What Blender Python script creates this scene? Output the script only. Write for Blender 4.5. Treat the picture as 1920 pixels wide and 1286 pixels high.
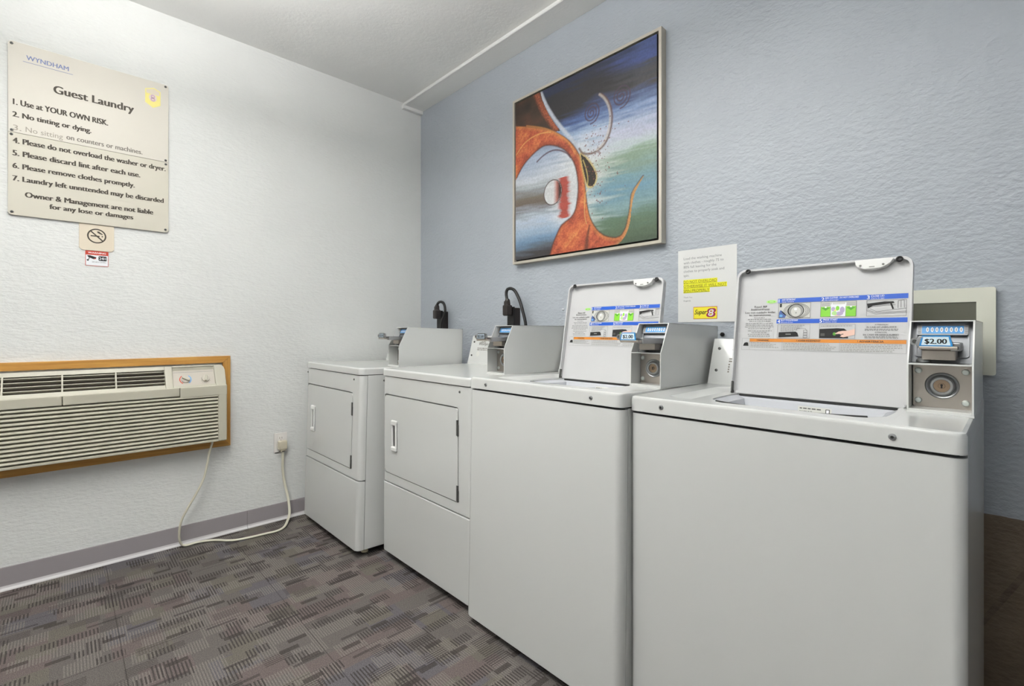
import bpy, bmesh, math, random
import numpy as np
from mathutils import Vector, Matrix

for o in list(bpy.data.objects):
    bpy.data.objects.remove(o)
S = bpy.context.scene
COL = S.collection
PI = math.pi

# ------------------------------------------------------------------ camera
cam = bpy.data.cameras.new('camera')
cam.sensor_width = 36.0
cam.sensor_fit = 'HORIZONTAL'
cam.lens = 892.03 / 1920 * 36.0
cam.shift_y = -(643.0 - 620.83) / 1920
cam.clip_start = 0.02
camo = bpy.data.objects.new('camera', cam)
camo.location = (2.9049, -1.8565, 1.0825)
camo.rotation_euler = (PI / 2, 0, 0.8129)
COL.objects.link(camo)
S.camera = camo

# ------------------------------------------------------------------ world, lamps, exposure
w = bpy.data.worlds.new('world')
w.use_nodes = True
w.node_tree.nodes['Background'].inputs[0].default_value = (1, 1, 1, 1)
w.node_tree.nodes['Background'].inputs[1].default_value = 0.0
S.world = w
S.view_settings.view_transform = 'Standard'
S.view_settings.look = 'None'
S.view_settings.gamma = 1.0
S.view_settings.use_curve_mapping = False
S.view_settings.exposure = 0.0


def area(name, loc, sx, sy, power, color, rot=(0, 0, 0), spread=PI):
    L = bpy.data.lights.new(name, 'AREA')
    L.shape = 'RECTANGLE'
    L.size, L.size_y = sx, sy
    L.energy = power
    L.color = color
    L.spread = spread
    o = bpy.data.objects.new(name, L)
    o.location = loc
    o.rotation_euler = rot
    COL.objects.link(o)
    return o


# hung fluorescent fixtures (out of the frame; the first inferred, the second and all uplight added as fill): part of their light goes down, part up to the ceiling
LAMPS = [((1.55, -1.75), 11.0, 66.0, 0.0), ((2.50, -2.55), 9.0, 40.0, PI / 2)]
LZ = 2.27
for (lx, ly), dn, up, rz in LAMPS:
    area('room_and_fill_light', (lx, ly, LZ - 0.045), 1.16, 0.20, dn, (1.0, 0.997, 0.972), (0, 0, rz))
    area('room_and_fill_light', (lx, ly, LZ + 0.045), 1.16, 0.20, up, (1.0, 0.997, 0.972), (PI, 0, rz))  # upward light added to brighten the ceiling


# ------------------------------------------------------------------ materials
def lin(c):
    return tuple(((x / 255) / 12.92 if x / 255 <= 0.04045 else ((x / 255 + 0.055) / 1.055) ** 2.4) for x in c) + (1,)


MATS = {}


def mat(name, rgb=None, rough=0.5, metal=0.0, spec=0.5, coat=0.0, emit=None, linear=None):
    if name in MATS:
        return MATS[name]
    m = bpy.data.materials.new(name)
    m.use_nodes = True
    b = m.node_tree.nodes['Principled BSDF']
    b.inputs['Base Color'].default_value = linear or lin(rgb)
    b.inputs['Roughness'].default_value = rough
    b.inputs['Metallic'].default_value = metal
    b.inputs['Specular IOR Level'].default_value = spec
    b.inputs['Coat Weight'].default_value = coat
    if emit:
        b.inputs['Emission Color'].default_value = lin(rgb)
        b.inputs['Emission Strength'].default_value = emit
    MATS[name] = m
    return m


class NT:
    """small helper for building node trees"""

    def __init__(self, m):
        self.t = m.node_tree
        self.b = self.t.nodes['Principled BSDF']

    def n(self, kind, **kw):
        nd = self.t.nodes.new(kind)
        for k, v in kw.items():
            setattr(nd, k, v)
        return nd

    def put(self, sock, v):
        if hasattr(v, 'is_output') or isinstance(v, bpy.types.NodeSocket):
            self.t.links.new(v, sock)
        else:
            sock.default_value = v

    def math(self, op, a, b=None, c=None, clamp=False):
        nd = self.n('ShaderNodeMath', operation=op, use_clamp=clamp)
        self.put(nd.inputs[0], a)
        if b is not None:
            self.put(nd.inputs[1], b)
        if c is not None:
            self.put(nd.inputs[2], c)
        return nd.outputs[0]

    def mix(self, f, a, b, blend='MIX'):
        nd = self.n('ShaderNodeMix', data_type='RGBA', blend_type=blend)
        self.put(nd.inputs['Factor'], f)
        self.put(nd.inputs['A'], a) if False else self.put(nd.inputs[6], a)
        self.put(nd.inputs[7], b)
        return nd.outputs[2]

    def noise(self, vec, scale, detail=2.0, rough=0.5):
        nd = self.n('ShaderNodeTexNoise')
        self.put(nd.inputs['Vector'], vec)
        nd.inputs['Scale'].default_value = scale
        nd.inputs['Detail'].default_value = detail
        nd.inputs['Roughness'].default_value = rough
        return nd.outputs['Fac']

    def pos(self):
        return self.n('ShaderNodeNewGeometry').outputs['Position']

    def mapped(self, vec, scale):
        nd = self.n('ShaderNodeMapping')
        self.put(nd.inputs['Vector'], vec)
        nd.inputs['Scale'].default_value = scale
        return nd.outputs[0]

    def ramp(self, f, a, b):
        nd = self.n('ShaderNodeMapRange')
        self.put(nd.inputs[0], f)
        nd.inputs[1].default_value = a
        nd.inputs[2].default_value = b
        return nd.outputs[0]

    def bump(self, h, strength, dist):
        nd = self.n('ShaderNodeBump')
        nd.inputs['Strength'].default_value = strength
        nd.inputs['Distance'].default_value = dist
        self.put(nd.inputs['Height'], h)
        self.t.links.new(nd.outputs[0], self.b.inputs['Normal'])


def wall_mat(name, rgb, rough, strength, stretch, sc=70, low=None):
    m = mat(name, rgb, rough)
    k = NT(m)
    p = k.pos()
    q = k.mapped(p, stretch)
    n1 = k.noise(q, sc, 3.0, 0.55)
    n2 = k.noise(q, sc * 0.35, 2.0, 0.5)
    h = k.math('ADD', k.math('MULTIPLY', k.ramp(n1, 0.38, 0.62), 0.6), k.math('MULTIPLY', k.ramp(n2, 0.4, 0.6), 0.5))
    k.bump(h, strength, 0.004)
    col = lin(rgb)
    blotch = k.ramp(k.noise(p, 2.2, 3.0), 0.3, 0.7)
    c = k.mix(blotch, tuple(x * 0.97 for x in col[:3]) + (1,), tuple(min(1, x * 1.03) for x in col[:3]) + (1,))
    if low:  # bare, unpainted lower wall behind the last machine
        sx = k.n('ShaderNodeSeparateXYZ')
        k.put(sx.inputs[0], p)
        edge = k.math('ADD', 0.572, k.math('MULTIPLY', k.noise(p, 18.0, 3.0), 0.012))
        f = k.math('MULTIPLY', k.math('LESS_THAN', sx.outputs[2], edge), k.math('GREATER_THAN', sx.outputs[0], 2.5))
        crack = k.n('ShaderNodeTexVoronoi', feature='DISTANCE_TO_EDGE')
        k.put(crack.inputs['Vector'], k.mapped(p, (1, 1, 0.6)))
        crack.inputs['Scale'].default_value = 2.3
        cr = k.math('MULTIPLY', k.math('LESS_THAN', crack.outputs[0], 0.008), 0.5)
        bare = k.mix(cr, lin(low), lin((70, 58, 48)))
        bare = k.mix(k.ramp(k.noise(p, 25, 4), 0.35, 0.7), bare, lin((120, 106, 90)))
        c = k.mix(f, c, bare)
    k.put(k.b.inputs['Base Color'], c)
    return m


M_WHITE_WALL = wall_mat('white_paint', (222, 223, 221), 0.6, 0.30, (1, 0.55, 1.5))
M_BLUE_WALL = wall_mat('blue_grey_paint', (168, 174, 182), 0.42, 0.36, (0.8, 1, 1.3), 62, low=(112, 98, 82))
M_CEIL = wall_mat('ceiling_paint', (233, 233, 231), 0.8, 0.12, (1, 1, 1), 60)
M_BASE = mat('mauve_vinyl', (152, 146, 149), 0.45)
M_TOE = mat('lit_toe_and_caulk', (212, 209, 210), 0.5)
M_ENAMEL = mat('white_enamel', (205, 206, 204), 0.22, coat=0.3)
M_ENAMEL_IN = mat('white_lid_enamel', (196, 196, 197), 0.3)
M_PLASTIC = mat('white_plastic', (228, 228, 226), 0.35)
M_TUB = mat('grey_tub_plastic', (196, 198, 204), 0.2)
M_DARK = mat('dark_gap', (30, 30, 30), 0.7)
M_BLACK = mat('black_rubber_and_shade', (22, 21, 21), 0.5)
M_BLACKP = mat('black_plastic', (38, 31, 29), 0.4)
M_STEEL = mat('zinc_steel', (164, 165, 166), 0.33, metal=0.9)
M_STEELD = mat('brushed_nickel', (176, 169, 161), 0.32, metal=0.85)
M_GREYBLUE = mat('price_grey_blue', (150, 164, 176), 0.4)
M_BOLT = mat('bright_zinc', (214, 220, 216), 0.3, metal=0.6)
M_GALV = mat('galvanised_sheet', (128, 130, 134), 0.42, metal=0.55)
M_BRASS = mat('brass', (152, 132, 112), 0.35, metal=0.9)
M_HINGE = mat('dark_steel_and_shade', (92, 92, 90), 0.4, metal=0.7)
M_FOOT = mat('beige_foot', (214, 205, 176), 0.5)
M_BEIGE = mat('beige_plastic', (184, 180, 164), 0.42)
M_BEIGE_G = mat('beige_grille', (200, 196, 180), 0.38)
M_BEIGE_D = mat('beige_panel', (188, 181, 170), 0.45)
M_BEIGE_S = mat('grille_backing', (112, 106, 92), 0.6)
M_CAVITY = mat('dark_recess_shade', (52, 44, 36), 0.8)
M_CORD = mat('ivory_cord', (208, 204, 186), 0.45)
M_PLUG = mat('ivory_plug', (196, 188, 168), 0.45)
M_OUTLET = mat('outlet_plate', (232, 228, 224), 0.35)
M_SIGN = mat('champagne_plate', (204, 199, 189), 0.5, metal=0.05)
M_SIGN2 = mat('champagne_plate_low', (200, 195, 181), 0.5, metal=0.0)
M_TXT = mat('dark_brown_ink', (62, 54, 44), 0.6)
M_TXTF = mat('faded_ink', (150, 143, 132), 0.6)
M_TXTG = mat('grey_ink', (118, 112, 104), 0.6)
M_LOGOB = mat('slate_blue_ink', (112, 124, 168), 0.6)
M_YEL = mat('pale_yellow_ink', (234, 222, 130), 0.5)
M_PINK = mat('mauve_ink', (196, 160, 186), 0.5)
M_TAN = mat('tan_plate', (216, 204, 184), 0.45)
M_RED = mat('red_ink', (196, 62, 40), 0.5)
M_MAROON = mat('maroon_ink', (156, 40, 78), 0.5)
M_PAPER = mat('laminated_paper', (232, 232, 230), 0.22)
M_HI = mat('highlighter_yellow', (238, 236, 40), 0.45)
M_HITX = mat('olive_ink', (140, 134, 24), 0.5)
M_PAPTX = mat('paper_grey_ink', (140, 140, 142), 0.5)
M_LOGOY = mat('bright_yellow_ink', (244, 232, 60), 0.4)
M_WHITE = mat('white_ink', (238, 240, 244), 0.5)
M_BLUE = mat('label_blue', (20, 84, 190), 0.4)
M_GREEN = mat('label_green', (126, 200, 50), 0.4)
M_GREEND = mat('label_dark_green', (74, 150, 30), 0.4)
M_PGREEN = mat('label_pale_green', (172, 214, 140), 0.4)
M_ORANGE = mat('label_orange', (208, 130, 44), 0.4)
M_LINE = mat('label_line', (84, 84, 84), 0.5)
M_GTXT = mat('label_grey_text', (132, 132, 132), 0.5)
M_HTXT = mat('label_dark_text', (72, 70, 68), 0.5)
M_LBLACK = mat('label_black', (26, 25, 25), 0.7)
M_LGREY = mat('label_mid_grey', (150, 150, 146), 0.4)
M_LLGREY = mat('label_light_grey', (202, 202, 196), 0.4)
M_LILAC = mat('label_lilac', (172, 158, 192), 0.4)
M_SKIN = mat('label_pink', (226, 188, 172), 0.4)
M_NAVY = mat('label_navy', (70, 92, 150), 0.4)
M_SKY = mat('label_sky', (96, 160, 216), 0.4)
M_COINB = mat('coin_blue', (34, 134, 200), 0.35)
M_COINP = mat('price_pale_blue', (206, 226, 236), 0.35)
M_FRAME = mat('silver_frame', (190, 183, 170), 0.4, metal=0.2)
M_FRAMEIN = mat('black_frame_lining', (18, 18, 20), 0.5)
M_PLATE = mat('ivory_wall_plate', (222, 222, 208), 0.45)
M_OLIVE = mat('olive_window', (92, 92, 80), 0.25)
M_GLOW = mat('lamp_diffuser', (255, 253, 250), 0.5, emit=1.5)


def oak():
    m = mat('oak_wood', (196, 146, 72), 0.4)
    k = NT(m)
    tc = k.n('ShaderNodeTexCoord').outputs['UV']
    q = k.mapped(tc, (4.0, 90.0, 1.0))
    n1 = k.noise(q, 1.0, 4.0, 0.6)
    q2 = k.mapped(tc, (14.0, 420.0, 1.0))
    n2 = k.noise(q2, 1.0, 2.0, 0.6)
    c = k.mix(k.ramp(n1, 0.3, 0.7), lin((206, 158, 82)), lin((176, 122, 54)))
    c = k.mix(k.math('MULTIPLY', k.ramp(n2, 0.5, 0.75), 0.45), c, lin((140, 92, 38)))
    k.put(k.b.inputs['Base Color'], c)
    return m


M_OAK = oak()


def carpet():
    m = mat('patterned_carpet', (112, 105, 103), 0.95, spec=0.1)
    k = NT(m)
    sx = k.n('ShaderNodeSeparateXYZ')
    k.put(sx.inputs[0], k.pos())
    X, Y = sx.outputs[0], sx.outputs[1]

    def wn1(v, seed):
        nd = k.n('ShaderNodeTexWhiteNoise', noise_dimensions='2D')
        cb = k.n('ShaderNodeCombineXYZ')
        k.put(cb.inputs[0], v)
        cb.inputs[1].default_value = seed
        k.put(nd.inputs['Vector'], cb.outputs[0])
        return nd.outputs['Value']

    def wn2(a, b, seed):
        nd = k.n('ShaderNodeTexWhiteNoise', noise_dimensions='3D')
        cb = k.n('ShaderNodeCombineXYZ')
        k.put(cb.inputs[0], a)
        k.put(cb.inputs[1], b)
        cb.inputs[2].default_value = seed
        k.put(nd.inputs['Vector'], cb.outputs[0])
        return nd.outputs['Value'], nd.outputs['Color']

    def cells(px, py, seed):
        gx = k.math('FLOOR', k.math('DIVIDE', X, px))
        off = k.math('MULTIPLY', wn1(gx, seed), py * 3)
        gy = k.math('FLOOR', k.math('DIVIDE', k.math('ADD', Y, off), py))
        return wn2(gx, gy, seed + 0.37)

    def stripes(v, pitch, duty):
        return k.math('LESS_THAN', k.math('FRACT', k.math('DIVIDE', v, pitch)), duty)

    base = lin((128, 125, 123))
    dark = lin((84, 80, 80))
    light = lin((158, 154, 151))
    # broad soft hue changes
    v0, c0 = cells(0.11, 0.14, 3.0)
    tint = k.mix(k.math('GREATER_THAN', v0, 0.66), base, lin((133, 124, 123)))
    tint = k.mix(k.math('LESS_THAN', v0, 0.16), tint, lin((124, 123, 129)))
    v0b, _ = cells(0.085, 0.10, 13.0)
    tint = k.mix(k.math('GREATER_THAN', v0b, 0.86), tint, lin((132, 129, 122)))
    col = tint
    # light bands with thin lines running along X
    v1, c1 = cells(0.072, 0.10, 21.0)
    f = k.math('MULTIPLY', k.math('LESS_THAN', v1, 0.46), stripes(Y, 0.0082, 0.5))
    col = k.mix(k.math('MULTIPLY', f, 0.7), col, light)
    # dark bar clusters
    v2, c2 = cells(0.043, 0.075, 37.0)
    f = k.math('MULTIPLY', k.math('LESS_THAN', v2, 0.30), stripes(Y, 0.0105, 0.46))
    col = k.mix(k.math('MULTIPLY', f, 0.85), col, dark)
    # bars running the other way
    v3, c3 = cells(0.05, 0.085, 55.0)
    f = k.math('MULTIPLY', k.math('LESS_THAN', v3, 0.13), stripes(X, 0.0095, 0.45))
    col = k.mix(k.math('MULTIPLY', f, 0.75), col, dark)
    # small solid dark dashes
    v4, c4 = cells(0.021, 0.062, 71.0)
    f = k.math('LESS_THAN', v4, 0.055)
    col = k.mix(k.math('MULTIPLY', f, 0.75), col, lin((84, 79, 78)))
    v5, c5 = cells(0.013, 0.10, 91.0)
    f = k.math('LESS_THAN', v5, 0.028)
    col = k.mix(k.math('MULTIPLY', f, 0.6), col, lin((78, 74, 76)))
    # tile seams
    sm = k.math('MAXIMUM', k.math('LESS_THAN', k.math('FRACT', k.math('DIVIDE', k.math('ADD', X, 0.13), 0.5)), 0.006),
                k.math('LESS_THAN', k.math('FRACT', k.math('DIVIDE', k.math('ADD', Y, 0.21), 0.5)), 0.006))
    col = k.mix(k.math('MULTIPLY', sm, 0.5), col, lin((60, 56, 58)))
    pile = k.noise(k.pos(), 420.0, 2.0, 0.6)
    col = k.mix(0.7, col, k.mix(k.ramp(pile, 0.3, 0.7), lin((62, 58, 56)), lin((200, 194, 190))), 'OVERLAY')
    hs = k.n('ShaderNodeBrightContrast')
    k.put(hs.inputs[0], col)
    hs.inputs[1].default_value = 0.0
    grit = k.ramp(k.noise(k.pos(), 150.0, 3.0, 0.7), 0.3, 0.7)
    col = k.mix(0.35, hs.outputs[0], k.mix(grit, lin((90, 88, 86)), lin((170, 167, 164))), 'OVERLAY')
    k.put(k.b.inputs['Base Color'], col)
    k.bump(pile, 0.5, 0.004)
    return m


M_CARPET = carpet()


# ------------------------------------------------------------------ mesh builder
class Fr:
    """a flat frame: P(u, v, w) is a point on a panel, w along its normal"""

    def __init__(self, O, U, V):
        self.O, self.U, self.V = Vector(O), Vector(U).normalized(), Vector(V).normalized()
        self.N = self.U.cross(self.V)

    def P(self, u, v, w=0.0):
        return self.O + self.U * u + self.V * v + self.N * w


def rrect(x0, x1, y0, y1, r, n=5, rs=None):
    """rounded rectangle outline, counter-clockwise; rs = radii at (x0y0, x1y0, x1y1, x0y1)"""
    rs = rs or (r, r, r, r)
    out = []
    for (cx, cy, sx, sy, a0), q in zip(((x0, y0, 1, 1, PI), (x1, y0, -1, 1, 1.5 * PI), (x1, y1, -1, -1, 0), (x0, y1, 1, -1, 0.5 * PI)), rs):
        if q <= 0:
            out.append((cx, cy))
            continue
        for i in range(n + 1):
            a = a0 + PI / 2 * i / n
            out.append((cx + sx * q + q * math.cos(a), cy + sy * q + q * math.sin(a)))
    return out


TEXT_CACHE = {}


def text_mesh(s, bold, shear=0.0):
    key = (s, bold, shear)
    if key in TEXT_CACHE:
        return TEXT_CACHE[key]
    cu = bpy.data.curves.new('lettering', 'FONT')
    cu.body = s
    cu.size = 1.0
    cu.offset = bold
    cu.shear = shear
    cu.resolution_u = 3
    ob = bpy.data.objects.new('lettering', cu)
    COL.objects.link(ob)
    dg = bpy.context.evaluated_depsgraph_get()
    me = bpy.data.meshes.new_from_object(ob.evaluated_get(dg))
    vs = [tuple(v.co) for v in me.vertices]
    fs = [tuple(p.vertices) for p in me.polygons]
    bpy.data.objects.remove(ob)
    bpy.data.curves.remove(cu)
    bpy.data.meshes.remove(me)
    TEXT_CACHE[key] = (vs, fs)
    return vs, fs


CAP = max(v[1] for v in text_mesh('H', 0.0)[0])


class MB:
    def __init__(self):
        self.bm = bmesh.new()
        self.uv = self.bm.loops.layers.uv.new('UVMap')
        self.mats = []

    def mi(self, m):
        if m not in self.mats:
            self.mats.append(m)
        return self.mats.index(m)

    def merge(self, src, m, M=None):
        i = self.mi(m)
        mp = {}
        for v in src.verts:
            mp[v] = self.bm.verts.new(M @ v.co if M else v.co)
        for f in src.faces:
            try:
                nf = self.bm.faces.new([mp[v] for v in f.verts])
                nf.material_index = i
            except ValueError:
                pass
        src.free()

    def raw(self, verts, faces, m):
        i = self.mi(m)
        vs = [self.bm.verts.new(v) for v in verts]
        for f in faces:
            try:
                nf = self.bm.faces.new([vs[k] for k in f])
                nf.material_index = i
            except ValueError:
                pass
        return self

    def box(self, x0, x1, y0, y1, z0, z1, m, bev=0.0, seg=2, M=None):
        b = bmesh.new()
        bmesh.ops.create_cube(b, size=1.0)
        for v in b.verts:
            v.co = Vector(((x0 + x1) / 2 + v.co.x * (x1 - x0), (y0 + y1) / 2 + v.co.y * (y1 - y0), (z0 + z1) / 2 + v.co.z * (z1 - z0)))
        if bev > 0:
            bmesh.ops.bevel(b, geom=b.edges[:], offset=bev, segments=seg, profile=0.5, affect='EDGES', clamp_overlap=True)
        self.merge(b, m, M)
        return self

    def prism(self, pts, d, m, bev0=0.0, bev1=0.0, seg=3):
        """closed outline of 3-D points extruded by vector d; bev0 / bev1 round the two cap rims"""
        b = bmesh.new()
        d = Vector(d)
        v0 = [b.verts.new(p) for p in pts]
        v1 = [b.verts.new(Vector(p) + d) for p in pts]
        n = len(pts)
        f0 = b.faces.new(v0[::-1])
        f1 = b.faces.new(v1)
        for i in range(n):
            b.faces.new((v0[i], v0[(i + 1) % n], v1[(i + 1) % n], v1[i]))
        e0, e1 = list(f0.edges), list(f1.edges)
        if bev0 > 0:
            bmesh.ops.bevel(b, geom=e0, offset=bev0, segments=seg, profile=0.5, affect='EDGES')
        if bev1 > 0:
            bmesh.ops.bevel(b, geom=[e for e in e1 if e.is_valid], offset=bev1, segments=seg, profile=0.5, affect='EDGES')
        bmesh.ops.recalc_face_normals(b, faces=b.faces[:])
        self.merge(b, m)
        return self

    def holed(self, outer, inners, d, m):
        """flat plate with holes, extruded by d"""
        b = bmesh.new()
        d = Vector(d)
        loops, es = [], []
        for L in [outer] + inners:
            vs = [b.verts.new(p) for p in L]
            loops.append(vs)
            for i in range(len(vs)):
                es.append(b.edges.new((vs[i], vs[(i + 1) % len(vs)])))
        bmesh.ops.triangle_fill(b, use_beauty=True, use_dissolve=False, edges=es)
        fr = b.faces[:]
        mp = {v: b.verts.new(v.co + d) for v in list(b.verts)}
        for f in fr:
            b.faces.new([mp[v] for v in reversed(f.verts)])
        for vs in loops:
            for i in range(len(vs)):
                a, c = vs[i], vs[(i + 1) % len(vs)]
                b.faces.new((a, c, mp[c], mp[a]))
        bmesh.ops.recalc_face_normals(b, faces=b.faces[:])
        self.merge(b, m)
        return self

    def loft(self, rings, m, close=True, cap0=False, cap1=False):
        b = bmesh.new()
        R = [[b.verts.new(p) for p in r] for r in rings]
        n = len(R[0])
        for a, c in zip(R[:-1], R[1:]):
            for i in range(n if close else n - 1):
                b.faces.new((a[i], a[(i + 1) % n], c[(i + 1) % n], c[i]))
        if cap0:
            b.faces.new(R[0][::-1])
        if cap1:
            b.faces.new(R[-1])
        bmesh.ops.recalc_face_normals(b, faces=b.faces[:])
        self.merge(b, m)
        return self

    def lathe(self, O, axis, prof, m, n=24):
        """prof = (radius, height along axis) pairs"""
        a = Vector(axis).normalized()
        t = Vector((0, 0, 1)) if abs(a.z) < 0.9 else Vector((1, 0, 0))
        u = a.cross(t).normalized()
        v = a.cross(u)
        O = Vector(O)
        rings = []
        for r, h in prof:
            r = max(r, 1e-5)
            rings.append([O + a * h + (u * math.cos(2 * PI * i / n) + v * math.sin(2 * PI * i / n)) * r for i in range(n)])
        return self.loft(rings, m, True, True, True)

    def cyl(self, p0, p1, r0, m, r1=None, n=20, bev=0.0):
        p0, p1 = Vector(p0), Vector(p1)
        h = (p1 - p0).length
        r1 = r0 if r1 is None else r1
        pr = [(r0, 0), (r1, h)] if bev <= 0 else [(r0, 0), (r1, h - bev), (r1 - bev * 0.35, h - bev * 0.3), (r1 - bev, h)]
        return self.lathe(p0, p1 - p0, pr, m, n)

    def torus(self, O, axis, R, r, m, n=24, k=10):
        pr = [(R + r * math.cos(2 * PI * i / k), r * math.sin(2 * PI * i / k)) for i in range(k + 1)]
        a = Vector(axis).normalized()
        t = Vector((0, 0, 1)) if abs(a.z) < 0.9 else Vector((1, 0, 0))
        u = a.cross(t).normalized()
        v = a.cross(u)
        O = Vector(O)
        rings = [[O + a * h + (u * math.cos(2 * PI * i / n) + v * math.sin(2 * PI * i / n)) * q for i in range(n)] for q, h in pr]
        return self.loft(rings, m)

    def tube(self, pts, r, m, n=10, sub=8, flat=1.0):
        P = [Vector(p) for p in pts]
        C = []
        for i in range(len(P) - 1):
            a, b_, c, d = P[max(i - 1, 0)], P[i], P[i + 1], P[min(i + 2, len(P) - 1)]
            for j in range(sub):
                t = j / sub
                C.append(0.5 * ((2 * b_) + (c - a) * t + (2 * a - 5 * b_ + 4 * c - d) * t * t + (3 * b_ - a - 3 * c + d) * t ** 3))
        C.append(P[-1])
        rings = []
        u = None
        for i, p in enumerate(C):
            tg = (C[min(i + 1, len(C) - 1)] - C[max(i - 1, 0)]).normalized()
            if u is None:
                u = tg.cross(Vector((0, 0, 1)) if abs(tg.z) < 0.9 else Vector((1, 0, 0))).normalized()
            u = (u - tg * u.dot(tg)).normalized()
            v = tg.cross(u)
            rings.append([p + u * (r * math.cos(2 * PI * k / n)) + v * (r * flat * math.sin(2 * PI * k / n)) for k in range(n)])
        return self.loft(rings, m, True, True, True)

    # flat artwork on a frame
    def poly(self, F, pts, m, w=0.0004):
        b = bmesh.new()
        f = b.faces.new([b.verts.new(F.P(u, v, w)) for u, v in pts])
        bmesh.ops.triangulate(b, faces=[f])
        self.merge(b, m)
        return self

    def rect(self, F, u0, u1, v0, v1, m, w=0.0004):
        return self.poly(F, [(u0, v0), (u1, v0), (u1, v1), (u0, v1)], m, w)

    def line(self, F, pts, t, m, w=0.0006):
        for (a, b), (c, d) in zip(pts[:-1], pts[1:]):
            L = math.hypot(c - a, d - b) or 1e-6
            nx, ny = -(d - b) / L * t / 2, (c - a) / L * t / 2
            self.poly(F, [(a + nx, b + ny), (a - nx, b - ny), (c - nx, d - ny), (c + nx, d + ny)], m, w)
        return self

    def disc(self, F, u, v, ru, rv, m, w=0.0004, n=24, hole=0.0, rot=0.0):
        def pt(k, s):
            a = 2 * PI * k / n
            x, y = ru * s * math.cos(a), rv * s * math.sin(a)
            return (u + x * math.cos(rot) - y * math.sin(rot), v + x * math.sin(rot) + y * math.cos(rot))
        if hole <= 0:
            return self.poly(F, [pt(k, 1) for k in range(n)], m, w)
        for k in range(n):
            self.poly(F, [pt(k, hole), pt(k, 1), pt(k + 1, 1), pt(k + 1, hole)], m, w)
        return self

    def text(self, F, s, u, v, h, m, width=None, bold=0.0, w=0.0008, align='L', shear=0.0):
        vs, fs = text_mesh(s, 0.0, shear)
        if not vs:
            return self
        x0, x1 = min(p[0] for p in vs), max(p[0] for p in vs)
        sy = h / CAP
        sx = (width / (x1 - x0)) if width else sy
        W = (x1 - x0) * sx
        du = u - (0 if align == 'L' else W / 2 if align == 'C' else W)
        for k in ((0,) if bold <= 0 else (-1, 0, 1)):
            self.raw([F.P(du + (p[0] - x0) * sx + k * bold * sx, v + p[1] * sy, w + k * 0.00003) for p in vs], fs, m)
        return self

    def greek(self, F, u0, u1, v, h, m, rnd, align='C', w=0.0006):
        """a row of words too small to read"""
        u = u0
        while u < u1 - h:
            L = min(rnd.uniform(1.2, 4.5) * h, u1 - u)
            self.rect(F, u, u + L, v, v + h, m, w)
            u += L + h * 0.8
        return self

    def build(self, name, parent=None, smooth=35.0, uvaxis=None, **props):
        if uvaxis is not None:
            for f in self.bm.faces:
                for l in f.loops:
                    l[self.uv].uv = uvaxis(l.vert.co)
        me = bpy.data.meshes.new(name)
        self.bm.to_mesh(me)
        self.bm.free()
        for m in self.mats:
            me.materials.append(m)
        if smooth:
            me.shade_smooth()
            me.set_sharp_from_angle(angle=math.radians(smooth))
        o = bpy.data.objects.new(name, me)
        wn = o.modifiers.new('weighted_normals', 'WEIGHTED_NORMAL')
        wn.keep_sharp = True
        wn.weight = 100
        COL.objects.link(o)
        if parent:
            o.parent = parent
        for k, v in props.items():
            o[k] = v
        return o


def thing(name, label, cat, loc, rx=0.0, group=None):
    o = bpy.data.objects.new(name, None)
    o.empty_display_size = 0.05
    o.location = loc
    o.rotation_euler = (rx, 0, 0)
    COL.objects.link(o)
    o['label'] = label
    o['category'] = cat
    if group:
        o['group'] = group
    return o


def tag(o, label, cat, group=None):
    o['label'] = label
    o['category'] = cat
    if group:
        o['group'] = group
    return o


# ------------------------------------------------------------------ the room
H = 2.66
RX, RY = 3.75, -4.2


def struct(name, mb, **k):
    return mb.build(name, None, kind='structure', **k)


struct('floor', MB().box(-0.1, RX + 0.1, RY - 0.1, 0.1, -0.1, 0.0, M_CARPET), smooth=0)
struct('ceiling', MB().box(-0.1, RX + 0.1, RY - 0.1, 0.1, H, H + 0.1, M_CEIL), smooth=0)
struct('wall_left', MB().box(-0.1, 0.0, RY, 0.0, 0.0, H, M_WHITE_WALL), smooth=0)
struct('wall_back', MB().box(-0.1, RX + 0.1, 0.0, 0.1, 0.0, H, M_BLUE_WALL), smooth=0)
struct('wall_right', MB().box(RX, RX + 0.1, RY, 0.0, 0.0, H, M_BLUE_WALL), smooth=0)
struct('wall_front', MB().box(-0.1, RX + 0.1, RY - 0.1, RY, 0.0, H, M_WHITE_WALL), smooth=0)

# flat boxed strip where the ceiling meets the blue wall, with a thin bead along its edge
struct('trim_1', MB().box(0.0, RX, -0.142, 0.0, 2.634, H, M_CEIL, 0.002))
struct('trim_2', MB().tube([(0.0, -0.146, 2.640), (RX, -0.146, 2.640)], 0.0075, M_PLASTIC, 10, 1))
struct('trim_3', MB().box(0.0, 0.03, -0.155, 0.0, 2.612, 2.636, M_CEIL, 0.003))


def baseboard(name, y0, y1):
    prof = [(0.0, 0.0), (0.017, 0.0), (0.016, 0.004), (0.0085, 0.010), (0.0062, 0.019), (0.006, 0.093), (0.004, 0.096), (0.0, 0.096)]
    mb = MB()
    mb.prism([(x, y0, z) for x, z in prof], (0, y1 - y0, 0), M_BASE)
    i = mb.mi(M_TOE)
    for f in mb.bm.faces:
        c = f.calc_center_median()
        if c.z < 0.0146 and abs(f.normal.y) < 0.5:
            f.material_index = i  # pale toe colour stands for caulk and light caught on the cove
    return struct(name, mb)


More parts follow.
